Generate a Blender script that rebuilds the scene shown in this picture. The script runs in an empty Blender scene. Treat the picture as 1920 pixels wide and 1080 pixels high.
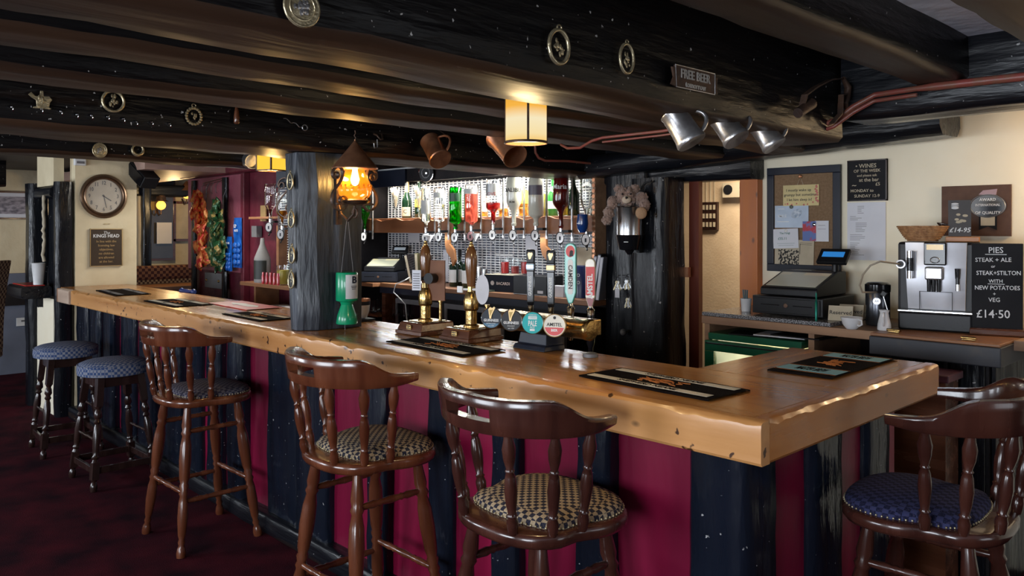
import bpy, bmesh, math, random
from mathutils import Vector, Matrix, noise
R = random.Random(11)
S = bpy.context.scene
COL = S.collection
PI = math.pi
# ------------------------------------------------------------------ camera
TH = math.radians(46.17)
FP = 1498.0
RX, RY = math.cos(TH), math.sin(TH)          # camera right
FX, FY = -math.sin(TH), math.cos(TH)         # camera forward
CH = 1.6
cam_d = bpy.data.cameras.new('camera'); cam = bpy.data.objects.new('camera', cam_d); COL.objects.link(cam)
cam.location = (0, 0, CH); cam.rotation_euler = (PI/2, 0, TH)
cam_d.sensor_width = 36; cam_d.lens = FP/1920*36; cam_d.shift_y = -113/1920; cam_d.clip_start = 0.05
S.camera = cam
# ------------------------------------------------------------------ exposure, world, daylight
S.view_settings.view_transform = 'Standard'; S.view_settings.look = 'None'
S.view_settings.exposure = 0.25; S.view_settings.gamma = 1.0; S.view_settings.use_curve_mapping = False
W = bpy.data.worlds.new('world'); S.world = W; W.use_nodes = True
W.node_tree.nodes['Background'].inputs[0].default_value = (0.55, 0.66, 0.85, 1)
W.node_tree.nodes['Background'].inputs[1].default_value = 0.6
def area(name, loc, rot, sx, sy, power, col):
    l = bpy.data.lights.new(name, 'AREA'); l.shape = 'RECTANGLE'; l.size = sx; l.size_y = sy; l.energy = power; l.color = col
    o = bpy.data.objects.new(name, l); COL.objects.link(o); o.location = loc; o.rotation_euler = rot; return o
def point(name, loc, power, col, r=0.03):
    l = bpy.data.lights.new(name, 'POINT'); l.energy = power; l.color = col; l.shadow_soft_size = r
    o = bpy.data.objects.new(name, l); COL.objects.link(o); o.location = loc; return o
DAY = (0.86, 0.92, 1.0)
# daylight through the three windows of the front wall and the one of the right wall
area('daylight_a', (-6.2, -2.0, 1.35), (PI/2, 0, 0), 1.3, 1.1, 60, DAY)
area('daylight_b', (-2.9, -2.0, 1.35), (PI/2, 0, 0), 1.5, 1.1, 58, DAY)
area('daylight_c', (-0.3, -2.0, 1.35), (PI/2+.12, 0, 0), 1.5, 1.1, 74, DAY)
area('daylight_d', (2.2, 2.6, 1.35), (PI/2, 0, PI/2), 1.2, 1.1, 9, DAY)
area('daylight_e', (-9.0, -2.0, 1.3), (PI/2, 0, 0), 1.0, 1.0, 40, DAY)
# strip light above the back bar, lamps of the side rooms
area('strip_light', (-4.75, 4.2, 2.04), (math.radians(-14), 0, 0), 2.5, 0.10, 62, (1.0, 0.97, 0.86))
area('under_shelf_fill', (-4.75, 4.10, 1.545), (math.radians(-25), 0, 0), 2.5, 0.03, 9, (0.92, 0.96, 1.0))  # added fill for the lower mesh, no fitting here
area('shelf_light', (-6.6, 2.95, 2.0), (math.radians(-20), 0, 0), 1.0, 0.06, 11, (1.0, 0.93, 0.8))
area('corridor_light', (-2.75, 4.85, 2.15), (0, 0, 0), 0.5, 0.3, 16, (1.0, 0.83, 0.62))
point('wall_light', (-0.62, 4.12, 1.85), 11, (1.0, 0.72, 0.42), 0.06)
point('fridge_light', (-2.08, 3.95, .93), 1.6, (1.0, .92, .62), .03)
point('snug_light', (-9.3, 3.55, 1.85), 11, (1.0, 0.68, 0.32), 0.06)
# ------------------------------------------------------------------ helpers
def at(px, py, X=None, Y=None, Z=None, d=None):
    a = (px-960)/FP; b = (427-py)/FP
    rx, ry = a*RX+FX, a*RY+FY
    if X is not None: d = X/rx
    elif Y is not None: d = Y/ry
    elif Z is not None: d = (Z-CH)/b
    return Vector((rx*d, ry*d, CH+b*d))
class B:
    def __init__(s): s.bm = bmesh.new(); s.mi = 0
    def _f(s, vs):
        try:
            f = s.bm.faces.new(vs); f.material_index = s.mi; return f
        except ValueError: return None
    def v(s, p): return s.bm.verts.new(p)
    def grid(s, rows, closeu=False, closev=False, cap0=False, cap1=False):
        vr = [[s.v(p) for p in r] for r in rows]
        n, m = len(vr), len(vr[0])
        for i in range(n if closev else n-1):
            for j in range(m if closeu else m-1):
                a, b = vr[i], vr[(i+1) % n]
                s._f((a[j], a[(j+1) % m], b[(j+1) % m], b[j]))
        if cap0: s._f(list(reversed(vr[0])))
        if cap1: s._f(vr[-1])
        return s
    def bx(s, x0, x1, y0, y1, z0, z1, M=None):
        P = [(x0,y0,z0),(x1,y0,z0),(x1,y1,z0),(x0,y1,z0),(x0,y0,z1),(x1,y0,z1),(x1,y1,z1),(x0,y1,z1)]
        if M is not None: P = [M @ Vector(p) for p in P]
        q = [s.v(p) for p in P]
        for f in ((3,2,1,0),(4,5,6,7),(0,1,5,4),(1,2,6,5),(2,3,7,6),(3,0,4,7)): s._f([q[i] for i in f])
        return s
    def cb(s, c, sz, rz=0, rx=0, ry=0):
        M = Matrix.Translation(c) @ Matrix.Rotation(rz,4,'Z') @ Matrix.Rotation(ry,4,'Y') @ Matrix.Rotation(rx,4,'X')
        return s.bx(-sz[0]/2, sz[0]/2, -sz[1]/2, sz[1]/2, -sz[2]/2, sz[2]/2, M)
    def lathe(s, prof, o=(0,0,0), seg=16, M=None, capb=True, capt=True):
        M = Matrix.Translation(o) if M is None else M
        rows = [[M @ Vector((max(r,1e-4)*math.cos(2*PI*k/seg), max(r,1e-4)*math.sin(2*PI*k/seg), z)) for k in range(seg)] for r, z in prof]
        return s.grid(rows, closeu=True, cap0=capb, cap1=capt)
    def turn(s, p0, p1, prof, seg=12):
        """lathe along p0-p1; prof = [(t, r)]"""
        p0, p1 = Vector(p0), Vector(p1); d = p1-p0
        M = Matrix.Translation(p0) @ d.to_track_quat('Z', 'Y').to_matrix().to_4x4()
        return s.lathe([(r, t*d.length) for t, r in prof], seg=seg, M=M)
    def cyl(s, p0, p1, r, r2=None, seg=14): return s.turn(p0, p1, [(0, r), (1, r if r2 is None else r2)], seg)
    def tube(s, pts, r, seg=8, closed=False):
        pts = [Vector(p) for p in pts]; n = len(pts); rows = []; up = Vector((0.13, 0.21, 1)).normalized(); prev = None
        for i, p in enumerate(pts):
            a = pts[(i-1) % n] if (closed or i > 0) else p
            b = pts[(i+1) % n] if (closed or i < n-1) else p
            t = (b-a).normalized()
            x = (prev - t*prev.dot(t)) if prev is not None else t.cross(up)
            if x.length < 1e-5: x = t.orthogonal()
            x.normalize(); prev = x; y = t.cross(x)
            rr = r[i] if isinstance(r, (list, tuple)) else r
            rows.append([p + x*rr*math.cos(2*PI*k/seg) + y*rr*math.sin(2*PI*k/seg) for k in range(seg)])
        return s.grid(rows, closeu=True, closev=closed, cap0=not closed, cap1=not closed)
    def strip(s, pts, w, t, wdir):
        """flat bar along pts, width w along wdir, thickness t"""
        pts = [Vector(p) for p in pts]; wd = Vector(wdir).normalized(); rows = []
        for i, p in enumerate(pts):
            tg = (pts[min(i+1,len(pts)-1)]-pts[max(i-1,0)]).normalized(); nn = tg.cross(wd).normalized()
            rows.append([p+wd*w/2+nn*t/2, p+wd*w/2-nn*t/2, p-wd*w/2-nn*t/2, p-wd*w/2+nn*t/2])
        return s.grid(rows, closeu=True, cap0=True, cap1=True)
    def prism(s, poly, h0, h1, M=None):
        """poly in local XY, extruded along local Z"""
        M = Matrix() if M is None else M
        a = [s.v(M @ Vector((x, y, h0))) for x, y in poly]; b = [s.v(M @ Vector((x, y, h1))) for x, y in poly]
        s._f(list(reversed(a))); s._f(b)
        n = len(poly)
        for i in range(n): s._f((a[i], a[(i+1) % n], b[(i+1) % n], b[i]))
        return s
    def ball(s, c, r, seg=12, rings=8, sc=(1,1,1), M=None):
        M0 = Matrix.Translation(c) if M is None else M @ Matrix.Translation(c)
        rows = []
        for i in range(rings+1):
            a = -PI/2+PI*i/rings
            rr = max(math.cos(a), 0.02)
            rows.append([M0 @ Vector((r*sc[0]*rr*math.cos(2*PI*k/seg), r*sc[1]*rr*math.sin(2*PI*k/seg), r*sc[2]*math.sin(a))) for k in range(seg)])
        return s.grid(rows, closeu=True, cap0=True, cap1=True)
    def text(s, t, size, M, ext=0.0005, align='CENTER', sx=1.0, shear=0.0, bold=0.0):
        cu = bpy.data.curves.new('t', 'FONT'); cu.body = t; cu.size = size; cu.align_x = align; cu.align_y = 'CENTER'
        cu.extrude = ext; cu.resolution_u = 2; cu.shear = shear; cu.offset = bold*size; cu.space_line = 1.0
        o = bpy.data.objects.new('t', cu); me = bpy.data.meshes.new_from_object(o)
        vs = [s.v(M @ Vector((v.co.x*sx, v.co.y, v.co.z))) for v in me.vertices]
        for p in me.polygons: s._f([vs[i] for i in p.vertices])
        bpy.data.objects.remove(o); bpy.data.curves.remove(cu); bpy.data.meshes.remove(me)
        return s
    def mesh(s, name, mats, smooth=None):
        bmesh.ops.recalc_face_normals(s.bm, faces=s.bm.faces[:])
        me = bpy.data.meshes.new(name); s.bm.to_mesh(me); s.bm.free()
        for m in (mats if isinstance(mats, (list, tuple)) else [mats]): me.materials.append(m)
        if smooth:
            me.polygons.foreach_set('use_smooth', [True]*len(me.polygons)); me.set_sharp_from_angle(angle=math.radians(smooth))
        return me
    def build(s, name, mats, parent=None, smooth=None, bev=0, world=False, loc=None, rz=0, kind=None, label=None, seg=2):
        if world and parent is not None:
            bmesh.ops.transform(s.bm, matrix=(Matrix.Translation(parent.location) @ parent.rotation_euler.to_matrix().to_4x4()).inverted(), verts=s.bm.verts[:])
        o = bpy.data.objects.new(name, s.mesh(name, mats, smooth)); COL.objects.link(o)
        if parent is not None: o.parent = parent
        if loc is not None: o.location = loc
        if rz: o.rotation_euler = (0, 0, rz)
        if bev:
            m = o.modifiers.new('bevel', 'BEVEL'); m.width = bev; m.segments = seg; m.limit_method = 'ANGLE'; m.angle_limit = math.radians(40)
        if kind: o['kind'] = kind
        if label: o['label'] = label
        return o
def tag(o, label, cat, group=None, kind=None):
    o['label'] = label; o['category'] = cat
    if group: o['group'] = group
    if kind: o['kind'] = kind
    return o
def thing(name, label, cat, loc=(0,0,0), rz=0, group=None):
    o = bpy.data.objects.new(name, None); COL.objects.link(o); o.empty_display_size = 0.05
    o.location = loc; o.rotation_euler = (0, 0, rz); return tag(o, label, cat, group)
def dup(root, loc, rz=None, label=None):
    r = root.copy(); COL.objects.link(r); r.location = loc
    if rz is not None: r.rotation_euler = (0, 0, rz)
    if label: r['label'] = label
    for ch in list(root.children):
        c = ch.copy(); COL.objects.link(c); c.parent = r
        for g in ch.children:
            d = g.copy(); COL.objects.link(d); d.parent = c
    return r
def struct(b, name, m, smooth=None, bev=0):
    o = b.build(name, m, None, smooth, bev); o['kind'] = 'structure'; return o
FRONT = Matrix(((1,0,0,0),(0,0,-1,0),(0,1,0,0),(0,0,0,1)))   # local text plane: x right, z up, facing -y
def fr(x, z, y=0, rot=0): return Matrix.Translation((x, y, z)) @ FRONT @ Matrix.Rotation(rot, 4, 'Z')
FLAT = Matrix()
def fl(x, y, z, rot=0): return Matrix.Translation((x, y, z)) @ Matrix.Rotation(rot, 4, 'Z')
def circle(r, n=24, cx=0, cy=0, ry=None): return [(cx+r*math.cos(2*PI*k/n), cy+(ry or r)*math.sin(2*PI*k/n)) for k in range(n)]
# ------------------------------------------------------------------ materials (procedural)
def mat(name, col, rough=0.5, metal=0.0, col2=None, scale=8.0, stretch=(1,1,1), bump=0.0, bscale=40.0, bstretch=None, rvar=0.0,
        trans=0.0, ior=1.45, emis=None, estr=0.0, coat=0.0, lo=0.35, hi=0.65, spec=0.5, sheen=0.0, bdist=0.01, detail=5.0, alpha=1.0, sss=0):
    m = bpy.data.materials.new(name); m.use_nodes = True; nt = m.node_tree; N = nt.nodes; L = nt.links; p = N['Principled BSDF']
    tc = N.new('ShaderNodeTexCoord'); mp = N.new('ShaderNodeMapping'); mp.inputs['Scale'].default_value = stretch
    L.new(tc.outputs['Object'], mp.inputs[0])
    nz = N.new('ShaderNodeTexNoise'); nz.inputs['Scale'].default_value = scale; nz.inputs['Detail'].default_value = detail; L.new(mp.outputs[0], nz.inputs['Vector'])
    cr = N.new('ShaderNodeValToRGB'); c2 = col2 or tuple(c*0.8 for c in col)
    cr.color_ramp.elements[0].position = lo; cr.color_ramp.elements[1].position = hi
    cr.color_ramp.elements[0].color = (*c2, 1); cr.color_ramp.elements[1].color = (*col, 1)
    L.new(nz.outputs['Fac'], cr.inputs[0]); L.new(cr.outputs[0], p.inputs['Base Color'])
    p.inputs['Roughness'].default_value = rough; p.inputs['Metallic'].default_value = metal
    p.inputs['Specular IOR Level'].default_value = spec
    if rvar:
        mr = N.new('ShaderNodeMapRange'); mr.inputs['To Min'].default_value = max(0.03, rough-rvar); mr.inputs['To Max'].default_value = min(1, rough+rvar)
        mr.inputs['From Min'].default_value = 0.3; mr.inputs['From Max'].default_value = 0.7
        L.new(nz.outputs['Fac'], mr.inputs['Value']); L.new(mr.outputs[0], p.inputs['Roughness'])
    if bump:
        bz = N.new('ShaderNodeTexNoise'); bz.inputs['Scale'].default_value = bscale; bz.inputs['Detail'].default_value = 4
        mp2 = N.new('ShaderNodeMapping'); mp2.inputs['Scale'].default_value = bstretch or stretch
        L.new(tc.outputs['Object'], mp2.inputs[0]); L.new(mp2.outputs[0], bz.inputs['Vector'])
        bp = N.new('ShaderNodeBump'); bp.inputs['Strength'].default_value = bump; bp.inputs['Distance'].default_value = bdist
        L.new(bz.outputs['Fac'], bp.inputs['Height']); L.new(bp.outputs[0], p.inputs['Normal'])
    if trans: p.inputs['Transmission Weight'].default_value = trans; p.inputs['IOR'].default_value = ior
    if coat: p.inputs['Coat Weight'].default_value = coat; p.inputs['Coat Roughness'].default_value = 0.08
    if sheen: p.inputs['Sheen Weight'].default_value = sheen
    if emis: p.inputs['Emission Color'].default_value = (*emis, 1); p.inputs['Emission Strength'].default_value = estr
    if alpha < 1: p.inputs['Alpha'].default_value = alpha
    return m
def wood(name, col, col2, axis=0, scale=14, rough=0.35, coat=0.0, bump=0.15, knots=0.0, kcol=(0.03,0.012,0.004), rvar=0.08):
    st = [1,1,1]; st[axis] = 0.09
    m = mat(name, col, rough, col2=col2, scale=scale, stretch=st, bump=bump, bscale=scale*3, rvar=rvar, coat=coat, lo=0.33, hi=0.68, bdist=0.004, detail=8)
    if knots:
        nt = m.node_tree; N = nt.nodes; L = nt.links; p = N['Principled BSDF']
        src = p.inputs['Base Color'].links[0].from_socket
        tc = [n for n in N if n.type == 'TEX_COORD'][0]
        mp = N.new('ShaderNodeMapping'); s2 = [1,1,1]; s2[axis] = 0.55; mp.inputs['Scale'].default_value = s2; L.new(tc.outputs['Object'], mp.inputs[0])
        vo = N.new('ShaderNodeTexVoronoi'); vo.inputs['Scale'].default_value = 11; L.new(mp.outputs[0], vo.inputs['Vector'])
        cr = N.new('ShaderNodeValToRGB'); cr.color_ramp.elements[0].position = 0.05; cr.color_ramp.elements[1].position = 0.13
        cr.color_ramp.elements[0].color = (knots,)*3+(1,); cr.color_ramp.elements[1].color = (0,0,0,1); L.new(vo.outputs['Distance'], cr.inputs[0])
        mx = N.new('ShaderNodeMix'); mx.data_type = 'RGBA'; L.new(cr.outputs[0], mx.inputs['Factor']); L.new(src, mx.inputs['A']); mx.inputs['B'].default_value = (*kcol, 1)
        L.new(mx.outputs['Result'], p.inputs['Base Color'])
    return m
def checker(name, ca, cb, scale, rough=0.9, bump=0.5, cc=None):
    """woven check: two colours in small blocks with a thread noise"""
    m = mat(name, ca, rough, bump=bump, bscale=400, bdist=0.002, spec=0.15); nt = m.node_tree; N = nt.nodes; L = nt.links; p = N['Principled BSDF']
    tc = [n for n in N if n.type == 'TEX_COORD'][0]
    mp = N.new('ShaderNodeMapping'); mp.inputs['Rotation'].default_value = (0, 0, 0.0); L.new(tc.outputs['Object'], mp.inputs[0])
    ck = N.new('ShaderNodeTexChecker'); ck.inputs['Scale'].default_value = scale; ck.inputs['Color1'].default_value = (*ca, 1); ck.inputs['Color2'].default_value = (*cb, 1)
    L.new(mp.outputs[0], ck.inputs['Vector'])
    nz = N.new('ShaderNodeTexNoise'); nz.inputs['Scale'].default_value = 260; L.new(tc.outputs['Object'], nz.inputs['Vector'])
    mx = N.new('ShaderNodeMix'); mx.data_type = 'RGBA'; mx.inputs['B'].default_value = (*(cc or cb), 1)
    mr = N.new('ShaderNodeMapRange'); mr.inputs['From Min'].default_value = 0.45; mr.inputs['From Max'].default_value = 0.7; mr.inputs['To Max'].default_value = 0.55
    L.new(nz.outputs['Fac'], mr.inputs['Value']); L.new(mr.outputs[0], mx.inputs['Factor']); L.new(ck.outputs['Color'], mx.inputs['A']); L.new(mx.outputs['Result'], p.inputs['Base Color'])
    return m
def tar_mat(name, axis, col=(0.006,0.007,0.010), wear_sheen=(0.05,0.03,0.018), amount=0.35, rough=0.34):
    """old timber painted black: deep grain relief, gloss varying, worn brown or sheen-pale streaks along the grain"""
    st = [1,1,1]; st[axis] = 0.07
    m = mat(name, col, rough, col2=wear_sheen, scale=9, stretch=st, bump=0.8, bscale=26, bstretch=[s if s != 0.07 else 0.16 for s in st], rvar=0.12, spec=0.45, lo=0.30-0.1*(1-amount), hi=0.30+0.26*amount, bdist=0.010, detail=9)
    return m
def flecks(m, amount=.70, col=(.42,.41,.40), scale=55):
    """small flecks of another colour where the noise peaks"""
    nt = m.node_tree; N = nt.nodes; L = nt.links; p = N['Principled BSDF']; src = p.inputs['Base Color'].links[0].from_socket
    tc = [n for n in N if n.type == 'TEX_COORD'][0]; nz = N.new('ShaderNodeTexNoise'); nz.inputs['Scale'].default_value = scale; nz.inputs['Detail'].default_value = 2; L.new(tc.outputs['Object'], nz.inputs['Vector'])
    cr = N.new('ShaderNodeValToRGB'); cr.color_ramp.elements[0].position = amount; cr.color_ramp.elements[1].position = amount+.03; L.new(nz.outputs['Fac'], cr.inputs[0])
    mx = N.new('ShaderNodeMix'); mx.data_type = 'RGBA'; L.new(cr.outputs[0], mx.inputs['Factor']); L.new(src, mx.inputs['A']); mx.inputs['B'].default_value = (*col, 1); L.new(mx.outputs['Result'], p.inputs['Base Color'])
# ------------------------------------------------------------------ palette
M_floor = mat('carpet', (0.060,0.005,0.011), 0.95, col2=(0.014,0.002,0.006), scale=4, bump=0.9, bscale=260, bdist=0.006, detail=14, lo=0.34, hi=0.66, spec=0.1)
M_ceil = mat('ceiling_board', (0.012,0.009,0.008), 0.6, col2=(0.025,0.016,0.011), scale=5, bump=0.3)
M_plast = mat('ceiling_plaster', (0.88,0.88,0.96), 0.5, col2=(0.78,0.78,0.88), scale=6, bump=0.6, bscale=14, bdist=0.01)
M_cream = mat('cream_wall', (0.88,0.81,0.64), 0.8, col2=(0.84,0.76,0.58), scale=3, bump=0.35, bscale=9, bdist=0.012)
M_cream2 = mat('cream_wall_old', (0.72,0.62,0.42), 0.6, col2=(0.62,0.52,0.34), scale=4, bump=0.6, bscale=7, bdist=0.02)
M_corr = mat('corridor_wall', (0.66,0.52,0.36), 0.85, col2=(0.60,0.46,0.31), scale=8, bump=0.5, bscale=60, bdist=0.004)
M_plum = mat('plum_paint', (0.125,0.013,0.028), 0.40, col2=(0.08,0.009,0.02), scale=5, bump=0.5, bscale=10, bdist=0.02, rvar=0.08)
M_plumpale = mat('faded_plum_paint', (0.34,0.10,0.14), 0.4, col2=(0.25,0.06,0.09), scale=5, bump=0.5, bscale=10, bdist=0.02)
M_burg = mat('burgundy_paint', (0.205,0.004,0.034), 0.36, col2=(0.13,0.004,0.024), spec=.3, scale=4, bump=0.12, bscale=50, stretch=(1,1,0.15), rvar=0.06)
TX = tar_mat('tarred_timber_x', 0); TY = tar_mat('tarred_timber_y', 1); TZ = tar_mat('tarred_timber_z', 2, wear_sheen=(0.012,0.010,0.010), amount=0.1, rough=0.27)
TZ.node_tree.nodes['Principled BSDF'].inputs['Specular IOR Level'].default_value = .28
TU = wood('brown_beam_underside', (.048,.024,.013), (.020,.011,.008), 1, scale=9, rough=.48, bump=.7)
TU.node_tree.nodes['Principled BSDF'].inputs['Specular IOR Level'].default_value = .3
TB = tar_mat('brown_black_beam', 1, col=(0.004,0.0035,0.004), wear_sheen=(0.022,0.013,0.009), amount=0.35, rough=0.40)
TB.node_tree.nodes['Principled BSDF'].inputs['Specular IOR Level'].default_value = .22
TS = tar_mat('tarred_stud', 2, col=(0.006,0.009,0.017), wear_sheen=(0.015,0.014,0.018), amount=0.1, rough=0.19)
TP = tar_mat('sheen_streaked_post', 2, col=(0.015,0.019,0.027), wear_sheen=(0.15,0.165,0.195), amount=0.60, rough=0.38)  # pale streaks paint window sheen into the post's colour
for q_ in (TB, TZ, TS, TX): flecks(q_, .715 if q_ is TB else .73)
M_wall_dark = mat('dark_paint', (0.009,0.008,0.010), 0.5, spec=.2, col2=(0.02,0.016,0.016), scale=4, bump=0.3)
M_top = wood('bar_top_wood', (0.50,0.235,0.068), (0.31,0.125,0.034), 0, scale=9, rough=0.24, coat=0.08, bump=0.05, rvar=0.06)
M_top2 = wood('bar_return_wood', (0.46,0.21,0.064), (0.29,0.12,0.034), 1, scale=9, rough=0.24, coat=0.08, bump=0.05, rvar=0.06)
M_edge = wood('waney_edge_wood', (0.66,0.33,0.115), (0.44,0.19,0.058), 0, scale=10, rough=0.32, coat=0.15, bump=0.2, knots=0.75)
flecks(M_edge, .685, (.06,.022,.008), 24)
M_edge2 = wood('waney_return_wood', (0.56,0.225,0.050), (0.36,0.125,0.027), 1, scale=10, rough=0.30, coat=0.2, bump=0.2, knots=0.6)
M_pale = wood('pale_edge_wood', (0.56,0.43,0.33), (0.40,0.28,0.21), 0, scale=12, rough=0.5, bump=0.2, knots=0.6)
M_chair = wood('stained_beech', (0.150,0.045,0.019), (0.075,0.020,0.009), 2, scale=16, rough=0.24, coat=0.4, bump=0.06)
M_chair2 = wood('dark_stained_beech', (0.070,0.022,0.014), (0.034,0.011,0.008), 2, scale=16, rough=0.24, coat=0.4, bump=0.06)
M_dark = wood('near_black_stain', (0.030,0.013,0.010), (0.015,0.007,0.006), 2, scale=16, rough=0.25, coat=0.4, bump=0.06)
M_mahog = wood('mahogany', (0.13,0.045,0.02), (0.06,0.02,0.01), 0, scale=18, rough=0.25, coat=0.5)
M_handle = wood('turned_walnut', (0.20,0.085,0.028), (0.10,0.038,0.013), 2, scale=20, rough=0.18, coat=0.6)
M_shelf = wood('shelf_wood', (0.30,0.135,0.06), (0.20,0.085,0.038), 0, scale=12, rough=0.45)
M_board = wood('chipboard_edge', (0.36,0.21,0.12), (0.24,0.13,0.075), 0, scale=20, rough=0.6)
M_pine = wood('varnished_pine', (0.50,0.14,0.010), (0.34,0.08,0.006), 2, scale=8, rough=0.4, coat=0.0, knots=0.8, kcol=(0.10,0.025,0.008))
M_redwood = wood('red_stained_jamb', (0.15,0.028,0.012), (0.07,0.014,0.008), 2, scale=10, rough=0.32, coat=0.2)
M_brass = mat('brass', (0.62,0.42,0.16), 0.26, 1.0, col2=(0.36,0.24,0.10), scale=30, bump=0.15, bscale=60)
M_brassold = mat('aged_brass', (0.62,0.53,0.34), 0.33, 0.75, col2=(0.34,0.28,0.17), scale=30, bump=0.3, bscale=60)
M_copper = mat('copper', (0.55,0.26,0.14), 0.36, 0.8, col2=(0.36,0.16,0.09), scale=20, bump=0.1)
M_pewter = mat('pewter', (0.52,0.52,0.53), 0.32, 0.85, col2=(0.26,0.25,0.25), scale=14, bump=0.12)
M_steel = mat('brushed_steel', (0.60,0.61,0.62), 0.25, 1.0, scale=40, stretch=(1,1,0.1))
M_chrome = mat('chrome', (0.75,0.76,0.78), 0.1, 1.0)
M_iron = mat('wrought_iron', (0.05,0.032,0.024), 0.4, 0.5, col2=(0.12,0.065,0.04), scale=24, bump=0.3)
M_rust = mat('rusty_iron', (0.10,0.052,0.032), 0.6, 0.4, col2=(0.055,0.035,0.028), scale=22, bump=0.4)
M_blk = mat('black_plastic', (0.009,0.009,0.011), 0.35, spec=.25, col2=(0.010,0.010,0.011), bump=0.05, bscale=300)
M_blkgloss = mat('black_gloss', (0.008,0.008,0.010), 0.14, spec=.3)
M_navy = mat('navy_plastic', (0.014,0.018,0.032), 0.4, spec=.3)
M_grey = mat('grey_plastic', (0.16,0.16,0.17), 0.45)
M_white = mat('white_ceramic', (0.72,0.72,0.74), 0.15, coat=0.3)
M_whitem = mat('white_paint', (0.70,0.70,0.70), 0.5)
M_paper = mat('paper', (0.68,0.69,0.74), 0.7, col2=(0.62,0.63,0.69), scale=5)
M_papery = mat('yellowed_paper', (0.52,0.45,0.33), 0.75, col2=(0.42,0.36,0.26), scale=8)
M_ink = mat('ink', (0.018,0.018,0.022), 0.6)
M_chalk = mat('chalk_white', (0.80,0.81,0.82), 0.8)
M_slate = mat('chalkboard', (0.008,0.008,0.010), 0.6, spec=.15, col2=(0.016,0.016,0.018), scale=4)
M_gold = mat('gilt', (0.60,0.42,0.20), 0.35, 0.6)
M_red = mat('red', (0.55,0.018,0.015), 0.4)
M_green = mat('fridge_green', (0.004,0.115,0.055), 0.3, coat=0.2)
M_pipe = mat('red_pipe', (0.26,0.055,0.045), 0.35, col2=(0.20,0.08,0.05), scale=30)
M_blue = mat('blue_foil', (0.012,0.13,0.52), 0.3, col2=(0.008,0.07,0.36), scale=18, bump=0.5, bscale=30)
M_front = mat('dark_room_side', (.10,.06,.045), .7, col2=(.07,.04,.03), scale=3)
# ------------------------------------------------------------------ room shell
def boxstruct(name, m, *a): return struct(B().bx(*a), name, m)
boxstruct('floor', M_floor, -10.3, 2.4, -2.2, 6.2, -0.1, 0)
boxstruct('ceiling', M_ceil, -10.3, -1.14, -2.2, 6.2, 2.24, 2.4)
o = boxstruct('ceiling', M_plast, -1.14, 2.4, -2.2, 6.2, 2.24, 2.4)
boxstruct('wall_right', M_front, 2.25, 2.4, -2.2, 6.2, 0, 2.24)
boxstruct('wall_back', M_cream, -2.36, 2.25, 4.30, 4.42, 0, 2.24)           # cream wall behind the till
boxstruct('wall_back', M_wall_dark, -6.3, -3.36, 4.46, 4.58, 0, 2.24)       # behind the bottles
boxstruct('wall_back', M_corr, -4.2, -1.2, 5.30, 5.42, 0, 2.24)             # corridor
boxstruct('wall_back', M_wall_dark, -6.42, -6.3, 3.47, 4.58, 0, 2.24)
boxstruct('wall_back', M_plum, -8.25, -6.0, 3.35, 3.47, 0, 2.24)            # plum wall with the snacks
boxstruct('wall_left', M_cream2, -10.3, -10.15, -2.2, 6.2, 0, 2.24)
boxstruct('wall_inner', M_cream2, -7.64, -7.49, 2.03, 2.53, 0, 2.24)        # clock wall
# front wall with windows (behind the viewer)
def window(n, axis, c, w):
    t = bpy.data.objects.new('window_%d' % n, None); COL.objects.link(t); t['kind'] = 'structure'
    z0, z1 = 0.8, 1.9
    if axis == 'y': t.location = (c, -2.06, 0)
    else: t.location = (2.24, c, 0); t.rotation_euler = (0, 0, PI/2)
    h = w/2
    b = B()
    for x0, x1, za, zb in ((-h,-h+.05,z0,z1),(h-.05,h,z0,z1),(-h,h,z0,z0+.05),(-h,h,z1-.05,z1),(-.02,.02,z0,z1),(-h,h,(z0+z1)/2-.015,(z0+z1)/2+.015)):
        b.bx(x0, x1, -0.03, 0.0, za, zb)
    b.build('window_frame', M_whitem, t)
    B().bx(-h, h, -0.06, 0.05, z0-.04, z0).build('window_sill', M_whitem, t)
    for k, (x0, x1) in enumerate(((-h+.05,-.02),(.02,h-.05))):
        B().bx(x0, x1, -0.02, -0.015, z0+.05, z1-.05).build('pane', M_pane, t)
M_pane = mat('daylit_pane', (0.6,0.7,0.8), 0.3, emis=(0.75,0.86,1.0), estr=2.2)
for n, (ax, c, w) in enumerate((('y',-6.2,1.4),('y',-2.9,1.6),('y',-0.3,1.6),('x',2.6,1.3),('y',-9.0,1.1))): window(n+1, ax, c, w)
boxstruct('wall_front', M_front, -10.3, 2.4, -2.25, -2.09, 0, 2.24)
# soffit and plum lintel over the passage to the snug
o = boxstruct('ceiling', mat('pink_soffit', (0.42,0.27,0.22), 0.5, bump=0.2, bscale=6), -10.15, -7.2, 2.5, 3.35, 2.11, 2.20)
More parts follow.
